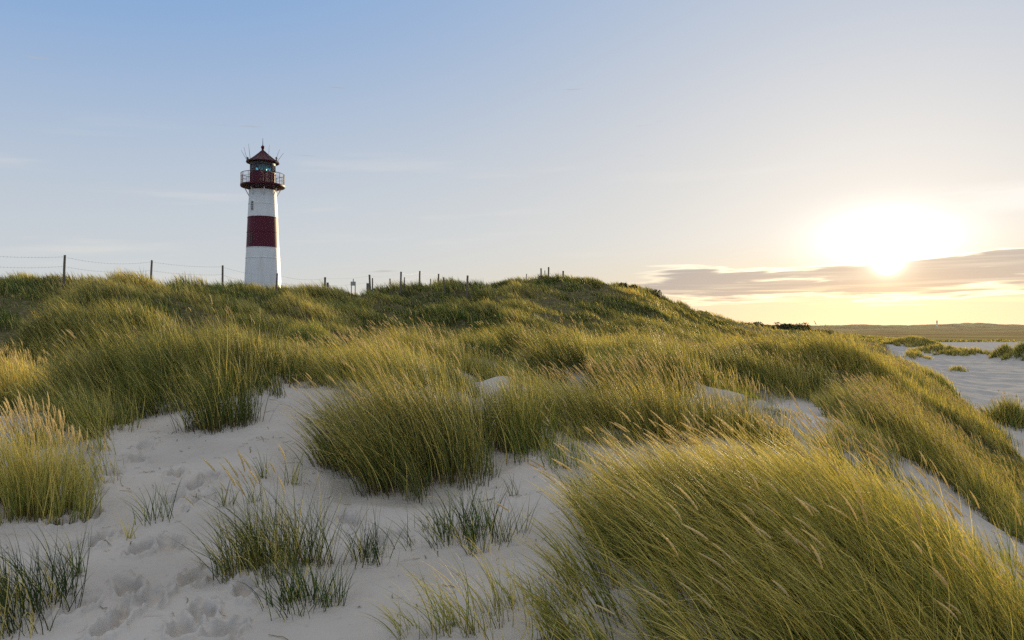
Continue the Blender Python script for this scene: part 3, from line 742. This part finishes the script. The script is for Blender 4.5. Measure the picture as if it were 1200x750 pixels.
def glass_mat():
    m, nt = mat('lantern_glass')
    pb = nd(nt, 'ShaderNodeBsdfPrincipled'); pb.inputs['Base Color'].default_value = (.75, .85, .9, 1); pb.inputs['Roughness'].default_value = .05
    tr = nd(nt, 'ShaderNodeBsdfTransparent'); tr.inputs['Color'].default_value = (.66, .88, .94, 1)
    gl = nd(nt, 'ShaderNodeBsdfGlossy'); gl.inputs['Roughness'].default_value = .05
    fr = nd(nt, 'ShaderNodeFresnel'); fr.inputs['IOR'].default_value = 1.5
    mx = nd(nt, 'ShaderNodeMixShader'); lk(nt, fr.outputs[0], mx.inputs[0]); lk(nt, tr.outputs[0], mx.inputs[1]); lk(nt, gl.outputs[0], mx.inputs[2])
    o = nd(nt, 'ShaderNodeOutputMaterial'); lk(nt, mx.outputs[0], o.inputs['Surface'])
    return m
M_GLASS = glass_mat()
M_PANE = simple_mat('window_pane', (.02, .022, .025), .12, 0, 3)

for q, (u, Y, w, hg, lab) in enumerate([
    (738, 93, 2.2, .9, 'dark shrub on the crest just right of the hilltop'), (762, 98, 1.6, .9, 'rounded dark shrub midway down the right-hand crest'),
    (798, 108, 1.8, .9, 'dark shrub on the crest where the slope steepens'), (826, 116, 2.0, .8, 'small dark shrub low on the right-hand crest'),
    (882, 140, 3.2, 1.5, 'dark shrub at the foot of the crest'), (898, 152, 3.0, 1.3, 'dark shrub second from the foot of the crest'),
    (918, 172, 4.0, 1.6, 'broad dark shrub on the low ridge beyond the hill'), (938, 180, 4.0, 1.9, 'tallest dark shrub on the low ridge beyond the hill'),
    (960, 186, 4.2, 1.3, 'flat dark shrub at the right end of the low ridge')]):
    shrub(u, Y, w, hg, lab, 900 + q)

# ------------------------------------------------------------------ lighthouse
LY = 76.0; K = LY / F
def build_lighthouse():
    lx = (308 - 600) * K
    def zz(py): return ZC - (py - HZ) * K
    z0 = float(ground(np.array([lx]), np.array([LY]))[0]) - .6
    root = empty('lighthouse', (lx, LY, z0))
    tag(root, 'red and white banded iron lighthouse with a dark red lantern on the dune crest', 'lighthouse')
    def Z(py): return zz(py) - z0
    def rad(py): return np.interp(py, [222, 255, 291, 340], [15.0, 17.0, 18.6, 21.0]) * K
    def band(name, p0, p1, m):
        def f(bm):
            pr = []
            for py in np.linspace(p0, p1, 9): pr.append((float(rad(py)), Z(py)))
            lathe(bm, pr, 64)
        return bobj(name, f, m, root, True)
    band('tower_base', Z and 346, 291.3, M_WHITE); band('red_band', 291, 255.3, M_RED); band('white_band', 255, 222.5, M_WHITE)
    # flange rings (riveted seams)
    for py in (303, 273, 256, 291, 240):
        m = M_RED if 255.5 < py < 290 else M_WHITE
        bobj('flange', lambda bm: lathe(bm, [(float(rad(py)) + .001, Z(py) - .03), (float(rad(py)) + .028, Z(py) - .025), (float(rad(py)) + .028, Z(py) + .025), (float(rad(py)) + .001, Z(py) + .03)], 64, close=False), m, root)
    # vertical seam straps
    for an in (-80, -20, 40, 100, 160, 220):
        def f(bm, an=an):
            a = R(an)
            for p0, p1 in ((340, 304), (302, 292.5), (254, 241), (239, 224)):
                r0, r1 = float(rad(p0)), float(rad(p1)); za, zb = Z(p0), Z(p1)
                r_ = .5 * (r0 + r1) + .004; tilt = math.atan2(r0 - r1, zb - za)
                from mathutils import Matrix
                rot = Matrix.Rotation(a, 3, 'Z') @ Matrix.Rotation(-tilt, 3, 'Y')
                box(bm, (r_ * math.cos(a), r_ * math.sin(a), .5 * (za + zb)), (.02, .045, zb - za), rot)
        bobj('seam', f, M_WHITE, root)
    # windows facing the viewer (-Y)
    from mathutils import Matrix
    for dx, py, hh_, mt in ((-7.2, 243, 10.5, M_WHITE), (-8.6, 281, 10.5, M_RED)):
        x_ = dx * K; r_ = float(rad(py)); yy = -math.sqrt(r_ * r_ - x_ * x_); a = math.atan2(x_, -yy)
        rot = Matrix.Rotation(a, 3, 'Z'); w_ = 3.6 * K; h_ = hh_ * K
        def arch(bm, wd, ht, dep, off):
            n = 8; pts = [(-wd / 2, -ht / 2), (wd / 2, -ht / 2)] + [(wd / 2 * math.cos(math.pi * i / n), ht / 2 - wd / 2 + wd / 2 * math.sin(math.pi * i / n)) for i in range(n + 1)]
            fr = [bm.verts.new(rot @ Vector((px, -dep, pz)) + Vector((x_, yy, Z(py))) + rot @ Vector((0, off, 0))) for px, pz in pts]
            bk = [bm.verts.new(rot @ Vector((px, .12, pz)) + Vector((x_, yy, Z(py))) + rot @ Vector((0, off, 0))) for px, pz in pts]
            bm.faces.new(fr)
            for i in range(len(fr)): bm.faces.new((fr[i], bk[i], bk[(i + 1) % len(fr)], fr[(i + 1) % len(fr)]))
        win = bobj('window', lambda bm: arch(bm, w_ + .10, h_ + .10, .05, 0), M_IRON if mt is M_RED else M_WHITE, root)
        bobj('pane', lambda bm: arch(bm, w_, h_, .056, 0), M_PANE, win)
        def bars(bm):
            o_ = Vector((x_, yy, Z(py)))
            box(bm, o_ + rot @ Vector((0, -.065, 0)), (.035, .02, h_), rot)
            for k_ in (-.28, -.05, .18): box(bm, o_ + rot @ Vector((0, -.066, k_ * h_)), (w_, .022, .03), rot)
        bobj('glazing_bar', bars, M_WHITE if mt is M_WHITE else M_REDD, win)
    # gallery deck
    bobj('gallery_deck', lambda bm: lathe(bm, [(15.0 * K, Z(223.5)), (18 * K, Z(221.5)), (24.6 * K, Z(219.8)), (25.2 * K, Z(219)), (25.2 * K, Z(217.2)), (14.6 * K, Z(217.0))], 64), M_REDD, root, True)
    for i in range(8):
        a = 2 * math.pi * (i + .5) / 8
        def f(bm, a=a):
            c_, s_ = math.cos(a), math.sin(a)
            cyl(bm, (c_ * 15.1 * K, s_ * 15.1 * K, Z(231)), (c_ * 20 * K, s_ * 20 * K, Z(221.8)), .05, .05, 6)
            cyl(bm, (c_ * 15.15 * K, s_ * 15.15 * K, Z(231.5)), (c_ * 15.1 * K, s_ * 15.1 * K, Z(223)), .05, .05, 6)
        bobj('bracket', f, M_WHITE, root)
    # railing
    def rails(bm):
        for py, t_ in ((204.4, .03), (208.8, .014), (213, .014)):
            n = 64
            for i in range(n):
                a, b = 2 * math.pi * i / n, 2 * math.pi * (i + 1) / n; r_ = 24.4 * K
                cyl(bm, (r_ * math.cos(a), r_ * math.sin(a), Z(py)), (r_ * math.cos(b), r_ * math.sin(b), Z(py)), t_, t_, 5, False)
    rl = bobj('railing', rails, M_REDD, root)
    r_ = 24.4 * K; sme = bme = None
    for i in range(96):
        a = 2 * math.pi * i / 96; st = i % 6 == 0; me = sme if st else bme
        nm = 'stanchion' if st else 'baluster'; t_ = .026 if st else .007
        if me is None:
            o_ = bobj(nm, lambda bm: cyl(bm, (0, 0, Z(217.1)), (0, 0, Z(204.6)), t_, t_, 6 if st else 4), M_REDD if st else M_IRON, rl)
            if st: sme = o_.data
            else: bme = o_.data
        else: o_ = link(nm, me, None, rl)
        o_.location = (r_ * math.cos(a), r_ * math.sin(a), 0)
    # lantern: ribbed wall, glazing, roof
    def wall(bm):
        lathe(bm, [(14.3 * K, Z(217)), (14.3 * K, Z(204)), (14.6 * K, Z(203.6)), (14.6 * K, Z(202.8)), (14.0 * K, Z(202.6))], 20, R(9))
        for i in range(20):
            a = 2 * math.pi * i / 20 + R(9)
            cyl(bm, (14.35 * K * math.cos(a), 14.35 * K * math.sin(a), Z(217)), (14.35 * K * math.cos(a), 14.35 * K * math.sin(a), Z(203.8)), .04, .04, 6)
    bobj('lantern_wall', wall, M_RED, root)
    NG = 8; gr = 13.7 * K
    for i in range(NG):
        a, b = 2 * math.pi * (i + .5) / NG, 2 * math.pi * (i + 1.5) / NG
        pa = Vector((gr * math.cos(a), gr * math.sin(a), 0)); pb_ = Vector((gr * math.cos(b), gr * math.sin(b), 0))
        def f(bm, pa=pa, pb_=pb_):
            q = [pa + Vector((0, 0, Z(202.9))), pb_ + Vector((0, 0, Z(202.9))), pb_ + Vector((0, 0, Z(191))), pa + Vector((0, 0, Z(191)))]
            n_ = (q[1] - q[0]).cross(q[3] - q[0]).normalized() * .012
            A = [bm.verts.new(v + n_) for v in q]; B = [bm.verts.new(v - n_) for v in q]
            bm.faces.new(A); bm.faces.new(B[::-1])
            for k_ in range(4): bm.faces.new((A[k_], B[k_], B[(k_ + 1) % 4], A[(k_ + 1) % 4]))
        gp = bobj('glass_pane', f, M_GLASS, root)
        def g_(bm, pa=pa, pb_=pb_, i=i):
            cyl(bm, pa * 1.01 + Vector((0, 0, Z(203))), pa * 1.01 + Vector((0, 0, Z(190.6))), .055, .055, 6)
            mid = (pa + pb_) * .5
            # slanting bars that meet at the sill
            cyl(bm, pa * 1.0 + Vector((0, 0, Z(191.3))), mid + Vector((0, 0, Z(202.6))), .045, .045, 6)
            cyl(bm, pb_ * 1.0 + Vector((0, 0, Z(191.3))), mid + Vector((0, 0, Z(202.6))), .045, .045, 6)
        bobj('glazing_bar', g_, M_IRON, root)
    bobj('lantern_head', lambda bm: lathe(bm, [(13.9 * K, Z(194.5)), (14.2 * K, Z(194.4)), (14.2 * K, Z(190.6)), (13.9 * K, Z(190.5))], 32, close=False), M_IRON, root)
    # optic inside
    op = bobj('optic', lambda bm: lathe(bm, [(2.0 * K, Z(203)), (2.0 * K, Z(201.5)), (4.2 * K, Z(200.5)), (5.0 * K, Z(197)), (4.2 * K, Z(193.6)), (1.5 * K, Z(192.5)), (1.5 * K, Z(191))], 24), M_LWHITE, root, True)
    bobj('shade', lambda bm: box(bm, (-8.0 * K, -4.5 * K, Z(197)), (2.6 * K, .05, 8.6 * K)), M_LENS, root)
    bobj('back_screen', lambda bm: box(bm, (0.2 * K, 2.5 * K, Z(197.2)), (6.0 * K, .08, 11.0 * K)), M_IRON, root)
    roof = bobj('roof', lambda bm: lathe(bm, [(14.0 * K, Z(190.4)), (18.6 * K, Z(191.4)), (19.0 * K, Z(190.8)), (18.6 * K, Z(189.9)), (15.5 * K, Z(188.6)), (9.8 * K, Z(184.2)), (5.2 * K, Z(180.3)), (2.3 * K, Z(177.4)), (1.4 * K, Z(176))], 16), M_REDD, root)
    def rib(bm):
        for i in range(16):
            a = 2 * math.pi * i / 16; c_, s_ = math.cos(a), math.sin(a)
            for (r0, p0), (r1, p1) in (((18.6, 189.8), (15.5, 188.5)), ((15.5, 188.5), (9.8, 184.1)), ((9.8, 184.1), (5.2, 180.2)), ((5.2, 180.2), (2.3, 177.3))):
                cyl(bm, (r0 * K * c_, r0 * K * s_, Z(p0)), (r1 * K * c_, r1 * K * s_, Z(p1)), .03, .03, 5)
    bobj('rib', rib, M_REDD, roof)
    bobj('finial', lambda bm: lathe(bm, [(1.4 * K, Z(176.1)), (1.5 * K, Z(175.2)), (1.1 * K, Z(174.8)), (1.9 * K, Z(173.9)), (2.2 * K, Z(172.8)), (1.9 * K, Z(171.6)), (1.0 * K, Z(170.9)), (.5 * K, Z(170.2))], 16), M_REDD, roof, True)
    bobj('lightning_rod', lambda bm: cyl(bm, (0, 0, Z(170.5)), (0, 0, Z(161.8)), .04, .015, 6), M_IRON, roof)
    # bird spikes and eave lamps
    for dx, dy, tx, ty in ((-17.5, -2, -24.5, 176.5), (-16.5, -5, -20, 174), (-10, -14, -11, 172.5), (11, -14, 13, 173.8), (16.5, -5, 21.5, 176.5), (18, -2, 25, 180)):
        bobj('aerial', lambda bm: cyl(bm, (dx * K, dy * K, Z(189)), (tx * K, dy * K * 1.2, Z(ty)), .022, .012, 5), M_IRON, roof)
    for s in (-1, 1):
        def f(bm, s=s):
            cyl(bm, (s * 16.8 * K, -3 * K, Z(189.4)), (s * 16.8 * K, -3 * K, Z(186.2)), .08, .08, 8)
            cyl(bm, (s * 16.8 * K, -3 * K, Z(186.2)), (s * 16.8 * K, -3 * K, Z(184.6)), .13, .05, 8)
        bobj('eave_lamp', f, M_IRON, roof)
build_lighthouse()

# far lighthouse on the horizon
def far_lighthouse():
    Y = 2700; k_ = Y / F; x = (1098 - 600) * k_; z0 = float(ground(np.array([x]), np.array([float(Y)]))[0]) - 1
    root = empty('lighthouse', (x, Y, z0)); tag(root, 'tiny far white lighthouse with dark top standing alone on the horizon', 'lighthouse')
    bobj('tower', lambda bm: lathe(bm, [(2.6, 0), (2.1, 13)], 20), M_WHITE, root, True)
    bobj('band', lambda bm: lathe(bm, [(2.1, 13.02), (2.0, 17)], 20), M_RED, root, True)
    bobj('lantern', lambda bm: lathe(bm, [(3.0, 17.02), (3.0, 17.6), (1.8, 17.7), (1.8, 20), (2.3, 20.1), (.3, 22.5)], 16), M_IRON, root)
far_lighthouse()

# ------------------------------------------------------------------ fence
posts = []   # u, top row, Y, radius
FENCE = [(-40, 295, 37.5), (76, 299, 40.5), (178, 305, 44.5), (261, 311, 49), (325, 320.5, 54), (381, 325, 59), (433, 322, 63.5), (470, 318.5, 68), (492, 317.5, 72), (514, 321, 76), (548, 323, 61)]
fence = empty('wire_fence', (0, 55, 7)); tag(fence, 'fence of weathered posts with two sagging barbed wires along the grassy dune crest', 'fence')
tops = []
def post_mesh(name, x, y, ztop, r, tilt, org, parent, m=None):
    zb = float(ground(np.array([x]), np.array([y]))[0]) - .3
    def f(bm):
        dx, dy = tilt
        n = 9; lv = 5; prev = None
        g = np.random.default_rng(int(abs(x * 100)))
        for k_ in range(lv):
            s = k_ / (lv - 1); rr_ = r * (1.08 - .12 * s)
            vs = [bm.verts.new((x + dx * (s - 1) + math.cos(6.283 * i / n) * rr_ * g.uniform(.9, 1.1) - org[0], y + dy * (s - 1) + math.sin(6.283 * i / n) * rr_ * g.uniform(.9, 1.1) - org[1], zb + (ztop - zb) * s + (g.uniform(-.02, .02) if k_ == lv - 1 else 0) - org[2])) for i in range(n)]
            if prev:
                for i in range(n): bm.faces.new((prev[i], prev[(i + 1) % n], vs[(i + 1) % n], vs[i]))
            else: bm.faces.new(vs[::-1])
            prev = vs
        bm.faces.new(prev)
    return bobj(name, f, m or M_WOOD, parent)
for q, (u, pt_, Y) in enumerate(FENCE):
    x, y = uY(u, Y); zt = ZC - (pt_ - HZ) / F * Y
    tl = ((-.10, .08, .12, .02, .14, .03, -.10, .04, .05, .03, .12)[q], 0)
    post_mesh('post', x, y, zt, .060 if q < 5 else .080, tl, (0, 55, 7), fence)
    tops.append((x, y, zt, tl[0]))
def wires(bm, drop, seed):
    for (xa, ya, za, ta), (xb, yb, zb, tb) in zip(tops[:-1], tops[1:]):
        if yb < ya: continue
        a = Vector((xa - ta * drop / 1.6, ya - .09, za - drop)); b = Vector((xb - tb * drop / 1.6, yb - .09, zb - drop)); n = 14; pr = None
        for k_ in range(n + 1):
            s = k_ / n; p = a.lerp(b, s); p.z -= .16 * 4 * s * (1 - s) * (1 + .4 * math.sin(seed + xa)); p -= Vector((0, 55, 7))
            if pr is not None:
                cyl(bm, pr, p, .0034, .0034, 4, False)
                if ya < 56:
                    for t in (.25, .75):
                        c_ = pr.lerp(p, t); cyl(bm, c_ + Vector((-.012, 0, -.025)), c_ + Vector((.012, 0, .025)), .0045, .0045, 4, False)
            pr = p
for q, dr in enumerate((.10, .60)):
    bobj('wire', lambda bm: wires(bm, dr, q), M_WIRE, fence)

SINGLE = [(384, 331, 58.6, .095, 'short thick dark post beside the first leaning post right of the lighthouse'), (436.5, 326, 66, .06, 'thin post just right of the thick post on the crest'),
          (431, 332, 62.5, .12, 'stubby dark post set against a taller one on the crest'), (457, 326.5, 72, .06, 'thin lone post between two taller fence posts on the crest'), (474, 325, 70, .055, 'thin short post close behind a tall leaning post'),
          (504.5, 327, 78, .05, 'shortest post tip showing over the crest grass'), (520, 325, 66, .07, 'pale post on the upper slope left of the tallest slope post'), (617, 321, 90, .05, 'tiny post tip left of the hilltop posts'),
          (634, 314.5, 86, .085, 'left one of the two tall hilltop posts'), (638.5, 317, 90, .05, 'thin short post between the two tall hilltop posts'), (643, 313, 86, .09, 'right and tallest one of the hilltop posts'),
          (660, 317.5, 86, .10, 'thick short post on the very top of the hill'), (220, 307.5, 75, .02, 'thin bare stick far behind the fence')]
for u, pt_, Y, r_, lab in SINGLE[:-1]:
    x, y = uY(u, Y); zt = ZC - (pt_ - HZ) / F * Y; zg = float(ground(np.array([x]), np.array([y]))[0])
    if zt < zg + .35: zt = zg + .7
    o = post_mesh('wooden_post', x, y, zt, r_, (.05 * math.sin(u), 0), (x, y, zg), None)
    o.location = (x, y, zg); tag(o, lab, 'post', 'loose wooden posts on the dune crest')

# small notice box on a post
x, y = uY(414, 64); zg = float(ground(np.array([x]), np.array([y]))[0]); k_ = 64 / F
sg = empty('sign_board', (x, y, zg)); tag(sg, 'small pale square board on two short posts at the crest right of the lighthouse', 'sign')
ztop = ZC - (330 - HZ) * k_ - zg
M_BOARD = simple_mat('board_grey', (.42, .40, .36), .6, .1, 15)
bobj('board', lambda bm: box(bm, (0, -.05, ztop - .17), (.42, .05, .34)), M_BOARD, sg, bevel=.008)
for s in (-1, 1): bobj('post', lambda bm: cyl(bm, (s * .16 - .0, 0, -.3), (s * .16, 0, ztop - (.02)), .035, .035, 8), M_WOOD, sg)
bobj('knob', lambda bm: cyl(bm, (0, 0, ztop - .05), (0, 0, ztop + .24), .04, .03, 8), M_WOOD, sg)

# ------------------------------------------------------------------ world and light
def build_world():
    w = bpy.data.worlds.new('World'); bpy.context.scene.world = w; w.use_nodes = True
    nt = w.node_tree; nt.nodes.clear()
    sky = nd(nt, 'ShaderNodeTexSky', sky_type='NISHITA', sun_disc=False); sky.sun_elevation = SUN_EL; sky.sun_rotation = SUN_AZ
    sky.air_density = 1.0; sky.dust_density = .6; sky.ozone_density = 2.0
    tc = nd(nt, 'ShaderNodeTexCoord'); D = tc.outputs['Generated']
    sx = nd(nt, 'ShaderNodeSeparateXYZ'); lk(nt, D, sx.inputs[0])
    el = math_n(nt, 'MULTIPLY', math_n(nt, 'ARCSINE', sx.outputs['Z']), 57.2958)
    az = math_n(nt, 'MULTIPLY', math_n(nt, 'ARCTAN2', sx.outputs['X'], sx.outputs['Y']), 57.2958)
    sd = (math.cos(SUN_EL) * math.sin(SUN_AZ), math.cos(SUN_EL) * math.cos(SUN_AZ), math.sin(SUN_EL))
    dp = nd(nt, 'ShaderNodeVectorMath', operation='DOT_PRODUCT'); lk(nt, D, dp.inputs[0]); dp.inputs[1].default_value = sd
    ang = math_n(nt, 'MULTIPLY', math_n(nt, 'ARCCOSINE', math_n(nt, 'MINIMUM', dp.outputs['Value'], 1.0)), 57.2958)
    daz = math_n(nt, 'SUBTRACT', az, math.degrees(SUN_AZ)); de = math_n(nt, 'SUBTRACT', el, math.degrees(SUN_EL))
    # broad air colours
    near = math_n(nt, 'EXPONENT', math_n(nt, 'MULTIPLY', math_n(nt, 'POWER', math_n(nt, 'DIVIDE', ang, 34.0), 2.0), -1.0))
    k = math_n(nt, 'MULTIPLY', mapr(nt, el, 2.0, 27, 0, 1), math_n(nt, 'SUBTRACT', 1.0, math_n(nt, 'MULTIPLY', near, .78)))
    lowc = mixc(nt, near, (.62, .66, .70), (.80, .76, .71))
    c = mixc(nt, k, lowc, (.19, .385, .72))
    c = mixc(nt, mapr(nt, el, 29, 48), c, (.76, .77, .80))   # unseen bright veil added overhead to lift the light on sand and grass
    # warm belt close to the horizon on the sun side
    belt = math_n(nt, 'MULTIPLY', mapr(nt, el, 0.0, 7.0, 1, 0), math_n(nt, 'EXPONENT', math_n(nt, 'MULTIPLY', math_n(nt, 'POWER', math_n(nt, 'DIVIDE', daz, 26.0), 2.0), -1.0)))
    c = mixc(nt, math_n(nt, 'MULTIPLY', belt, .9), c, (.80, .60, .28))
    lb = math_n(nt, 'MULTIPLY', mapr(nt, el, 0.0, 5.0, .45, 0), 1.0)
    c = mixc(nt, lb, c, (.80, .74, .62))
    # soft cloud haze streaks on the left
    mp0 = nd(nt, 'ShaderNodeCombineXYZ'); lk(nt, math_n(nt, 'MULTIPLY', az, .055), mp0.inputs[0]); lk(nt, math_n(nt, 'MULTIPLY', math_n(nt, 'ADD', el, math_n(nt, 'MULTIPLY', az, -.05)), .55), mp0.inputs[1])
    n0 = nd(nt, 'ShaderNodeTexNoise'); n0.inputs['Scale'].default_value = 1.0; n0.inputs['Detail'].default_value = 6; n0.inputs['Roughness'].default_value = .55; lk(nt, mp0.outputs[0], n0.inputs['Vector'])
    wisp = math_n(nt, 'MULTIPLY', mapr(nt, n0.outputs['Fac'], .52, .72), math_n(nt, 'MULTIPLY', mapr(nt, el, .5, 4), mapr(nt, el, 9, 15, .5, 0)))
    c = mixc(nt, wisp, c, (.80, .77, .74))
    # glow of the veiled sun
    def gauss(v, s): return math_n(nt, 'EXPONENT', math_n(nt, 'MULTIPLY', math_n(nt, 'POWER', math_n(nt, 'ABSOLUTE', math_n(nt, 'DIVIDE', v, s)), 2.0), -1.0))
    gl_wide = math_n(nt, 'MULTIPLY', gauss(ang, 13), .11)
    de2 = math_n(nt, 'SUBTRACT', de, 1.25)
    a2 = math_n(nt, 'SQRT', math_n(nt, 'ADD', math_n(nt, 'POWER', math_n(nt, 'MULTIPLY', daz, .50), 2.0), math_n(nt, 'POWER', de2, 2.0)))
    gl_mid = math_n(nt, 'MULTIPLY', gauss(a2, 1.95), .9)
    g_all = math_n(nt, 'ADD', gl_wide, gl_mid)
    gcol = mixc(nt, 1.0, (1.0, .97, .90), (1, 1, 1), 'MULTIPLY')
    vm = nd(nt, 'ShaderNodeVectorMath', operation='SCALE'); lk(nt, gcol, vm.inputs[0]); lk(nt, g_all, vm.inputs['Scale'])
    c = mixc(nt, 1.0, c, vm.outputs[0], 'ADD')
    # cloud bank: flat streaks below and beside the sun
    cv = nd(nt, 'ShaderNodeCombineXYZ'); lk(nt, math_n(nt, 'MULTIPLY', az, .13), cv.inputs[0]); lk(nt, math_n(nt, 'MULTIPLY', math_n(nt, 'ADD', el, math_n(nt, 'MULTIPLY', az, -.02)), 1.7), cv.inputs[1]); cv.inputs[2].default_value = 3.3
    n1 = nd(nt, 'ShaderNodeTexNoise'); n1.inputs['Scale'].default_value = 1.0; n1.inputs['Detail'].default_value = 7; n1.inputs['Roughness'].default_value = .52; n1.inputs['Distortion'].default_value = .25; lk(nt, cv.outputs[0], n1.inputs['Vector'])
    # envelope of the bank: from az 12 deg to the right, elevation 1.8 .. 5, thicker to the right
    top = math_n(nt, 'ADD', 4.25, mapr(nt, az, 26, 34, 0, .8))
    up = math_n(nt, 'SUBTRACT', 1.0, math_n(nt, 'MULTIPLY', math_n(nt, 'SUBTRACT', el, top), 1.15), clamp=True)
    up = mapr(nt, math_n(nt, 'SUBTRACT', el, top), -.55, .55, 1, 0)
    lo = mapr(nt, el, 1.6, 2.6, 0, 1)
    side = mapr(nt, az, 6, 14, 0, 1)
    env = math_n(nt, 'MULTIPLY', math_n(nt, 'MULTIPLY', up, lo), side)
    dens = math_n(nt, 'SUBTRACT', math_n(nt, 'ADD', math_n(nt, 'MULTIPLY', env, .78), math_n(nt, 'MULTIPLY', math_n(nt, 'SUBTRACT', n1.outputs['Fac'], .5), 1.9)), .42)
    cloud = mapr(nt, dens, -.06, .20, 0, 1)
    edge = math_n(nt, 'MULTIPLY', mapr(nt, dens, -.13, -.02, 0, 1), math_n(nt, 'SUBTRACT', 1.0, cloud))
    edge = math_n(nt, 'MULTIPLY', edge, mapr(nt, el, 5.0, 6.5, 1, 0))
    edge = math_n(nt, 'MULTIPLY', edge, math_n(nt, 'MULTIPLY', gauss(daz, 17.0), math_n(nt, 'MULTIPLY', side, mapr(nt, el, .9, 2.0, 0, 1))))
    cc = mixc(nt, gauss(ang, 3.5), (.42, .385, .39), (.56, .47, .41))
    c2 = nd(nt, 'ShaderNodeCombineXYZ'); lk(nt, math_n(nt, 'MULTIPLY', az, .11), c2.inputs[0]); lk(nt, math_n(nt, 'MULTIPLY', el, 4.2), c2.inputs[1])
    n3 = nd(nt, 'ShaderNodeTexNoise'); n3.inputs['Scale'].default_value = 1.0; n3.inputs['Detail'].default_value = 5; lk(nt, c2.outputs[0], n3.inputs['Vector'])
    cc = mixc(nt, mapr(nt, n3.outputs['Fac'], .42, .70, 0, .55), cc, (.72, .64, .56))
    c = mixc(nt, math_n(nt, 'MULTIPLY', math_n(nt, 'MULTIPLY', cloud, .95), math_n(nt, 'SUBTRACT', 1.0, math_n(nt, 'MULTIPLY', gauss(ang, 1.5), .9))), c, cc)
    ev = nd(nt, 'ShaderNodeVectorMath', operation='SCALE'); ev.inputs[0].default_value = (1.0, .84, .52); lk(nt, math_n(nt, 'MULTIPLY', edge, .75), ev.inputs['Scale'])
    c = mixc(nt, 1.0, c, ev.outputs[0], 'ADD')
    # thin gilded streaks under the bank
    st = math_n(nt, 'MULTIPLY', math_n(nt, 'MULTIPLY', mapr(nt, el, 1.3, 1.9, 0, 1), mapr(nt, el, 2.4, 3.2, 1, 0)), math_n(nt, 'MULTIPLY', side, gauss(daz, 19.0)))
    st = math_n(nt, 'MULTIPLY', st, mapr(nt, n3.outputs['Fac'], .50, .60, 0, 1))
    c = mixc(nt, math_n(nt, 'MULTIPLY', st, .75), c, (1.12, .92, .58))
    # upper right bright veil
    v2 = math_n(nt, 'MULTIPLY', math_n(nt, 'MULTIPLY', mapr(nt, el, 7.0, 7.8, 0, 1), mapr(nt, el, 8.4, 9.4, 1, 0)), mapr(nt, az, 24, 34, 0, 1))
    v2 = math_n(nt, 'MULTIPLY', v2, mapr(nt, n1.outputs['Fac'], .42, .54, 0, 1))
    c = mixc(nt, math_n(nt, 'MULTIPLY', v2, .8), c, (.98, .95, .92))
    # the sun itself, burning through the cloud edge
    core = math_n(nt, 'MULTIPLY', gauss(ang, .6), 9.0)
    sv = nd(nt, 'ShaderNodeVectorMath', operation='SCALE'); sv.inputs[0].default_value = (1.0, .86, .55); lk(nt, core, sv.inputs['Scale'])
    c = mixc(nt, 1.0, c, sv.outputs[0], 'ADD')
    # below the horizon
    c = mixc(nt, mapr(nt, el, -.6, -.1, 1, 0), c, (.30, .24, .14))
    # scale to the strength of the background and add the physical sky
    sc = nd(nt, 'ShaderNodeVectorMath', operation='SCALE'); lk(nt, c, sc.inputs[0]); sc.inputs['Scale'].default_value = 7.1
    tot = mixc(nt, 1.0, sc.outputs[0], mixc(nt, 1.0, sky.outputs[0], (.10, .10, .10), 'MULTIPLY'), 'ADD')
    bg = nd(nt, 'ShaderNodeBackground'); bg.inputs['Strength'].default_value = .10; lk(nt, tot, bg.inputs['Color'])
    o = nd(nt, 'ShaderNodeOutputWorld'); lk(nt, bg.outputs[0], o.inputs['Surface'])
    try:
        w.cycles.sampling_method = 'MANUAL'; w.cycles.sample_map_resolution = 1024
    except Exception: pass
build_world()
ld = bpy.data.lights.new('sun', 'SUN'); ld.energy = 5.0; ld.angle = R(1.5); ld.color = (1.0, .80, .50)
lo = bpy.data.objects.new('sun', ld); C.objects.link(lo); lo.location = (30, 60, 40)
d = Vector((math.cos(SUN_EL) * math.sin(SUN_AZ), math.cos(SUN_EL) * math.cos(SUN_AZ), math.sin(SUN_EL)))
lo.rotation_euler = d.to_track_quat('Z', 'Y').to_euler()

# ------------------------------------------------------------------ sea air
def build_haze():
    m, nt = mat('sea_haze')
    v = nd(nt, 'ShaderNodeVolumePrincipled'); v.inputs['Color'].default_value = (.92, .93, .95, 1); v.inputs['Density'].default_value = HAZE; v.inputs['Anisotropy'].default_value = .25
    o = nd(nt, 'ShaderNodeOutputMaterial'); lk(nt, v.outputs[0], o.inputs['Volume'])
    bm = bmesh.new(); box(bm, (0, 0, 5.0), (12400, 12400, 46)); me = bpy.data.meshes.new('haze'); bm.to_mesh(me); bm.free()
    tag(link('haze', me, m), kind='stuff')
HAZE = .000025
build_haze()

# ------------------------------------------------------------------ camera and output
cd = bpy.data.cameras.new('camera'); cd.sensor_width = 36; cd.lens = 27.0; cd.clip_start = .05; cd.clip_end = 20000
cd.shift_y = 10 / 1200.0
cam = bpy.data.objects.new('camera', cd); C.objects.link(cam); cam.location = (0, 0, ZC); cam.rotation_euler = (R(90), 0, 0)
S = bpy.context.scene; S.camera = cam
S.view_settings.view_transform = 'Standard'; S.view_settings.look = 'None'; S.view_settings.gamma = 1; S.view_settings.exposure = .35
S.render.engine = 'CYCLES'
S.cycles.max_bounces = 6; S.cycles.diffuse_bounces = 3; S.cycles.glossy_bounces = 2; S.cycles.transmission_bounces = 3; S.cycles.transparent_max_bounces = 8
S.cycles.use_denoising = False; S.cycles.use_adaptive_sampling = False; S.cycles.sample_clamp_indirect = 4; S.cycles.sample_clamp_direct = 3.5
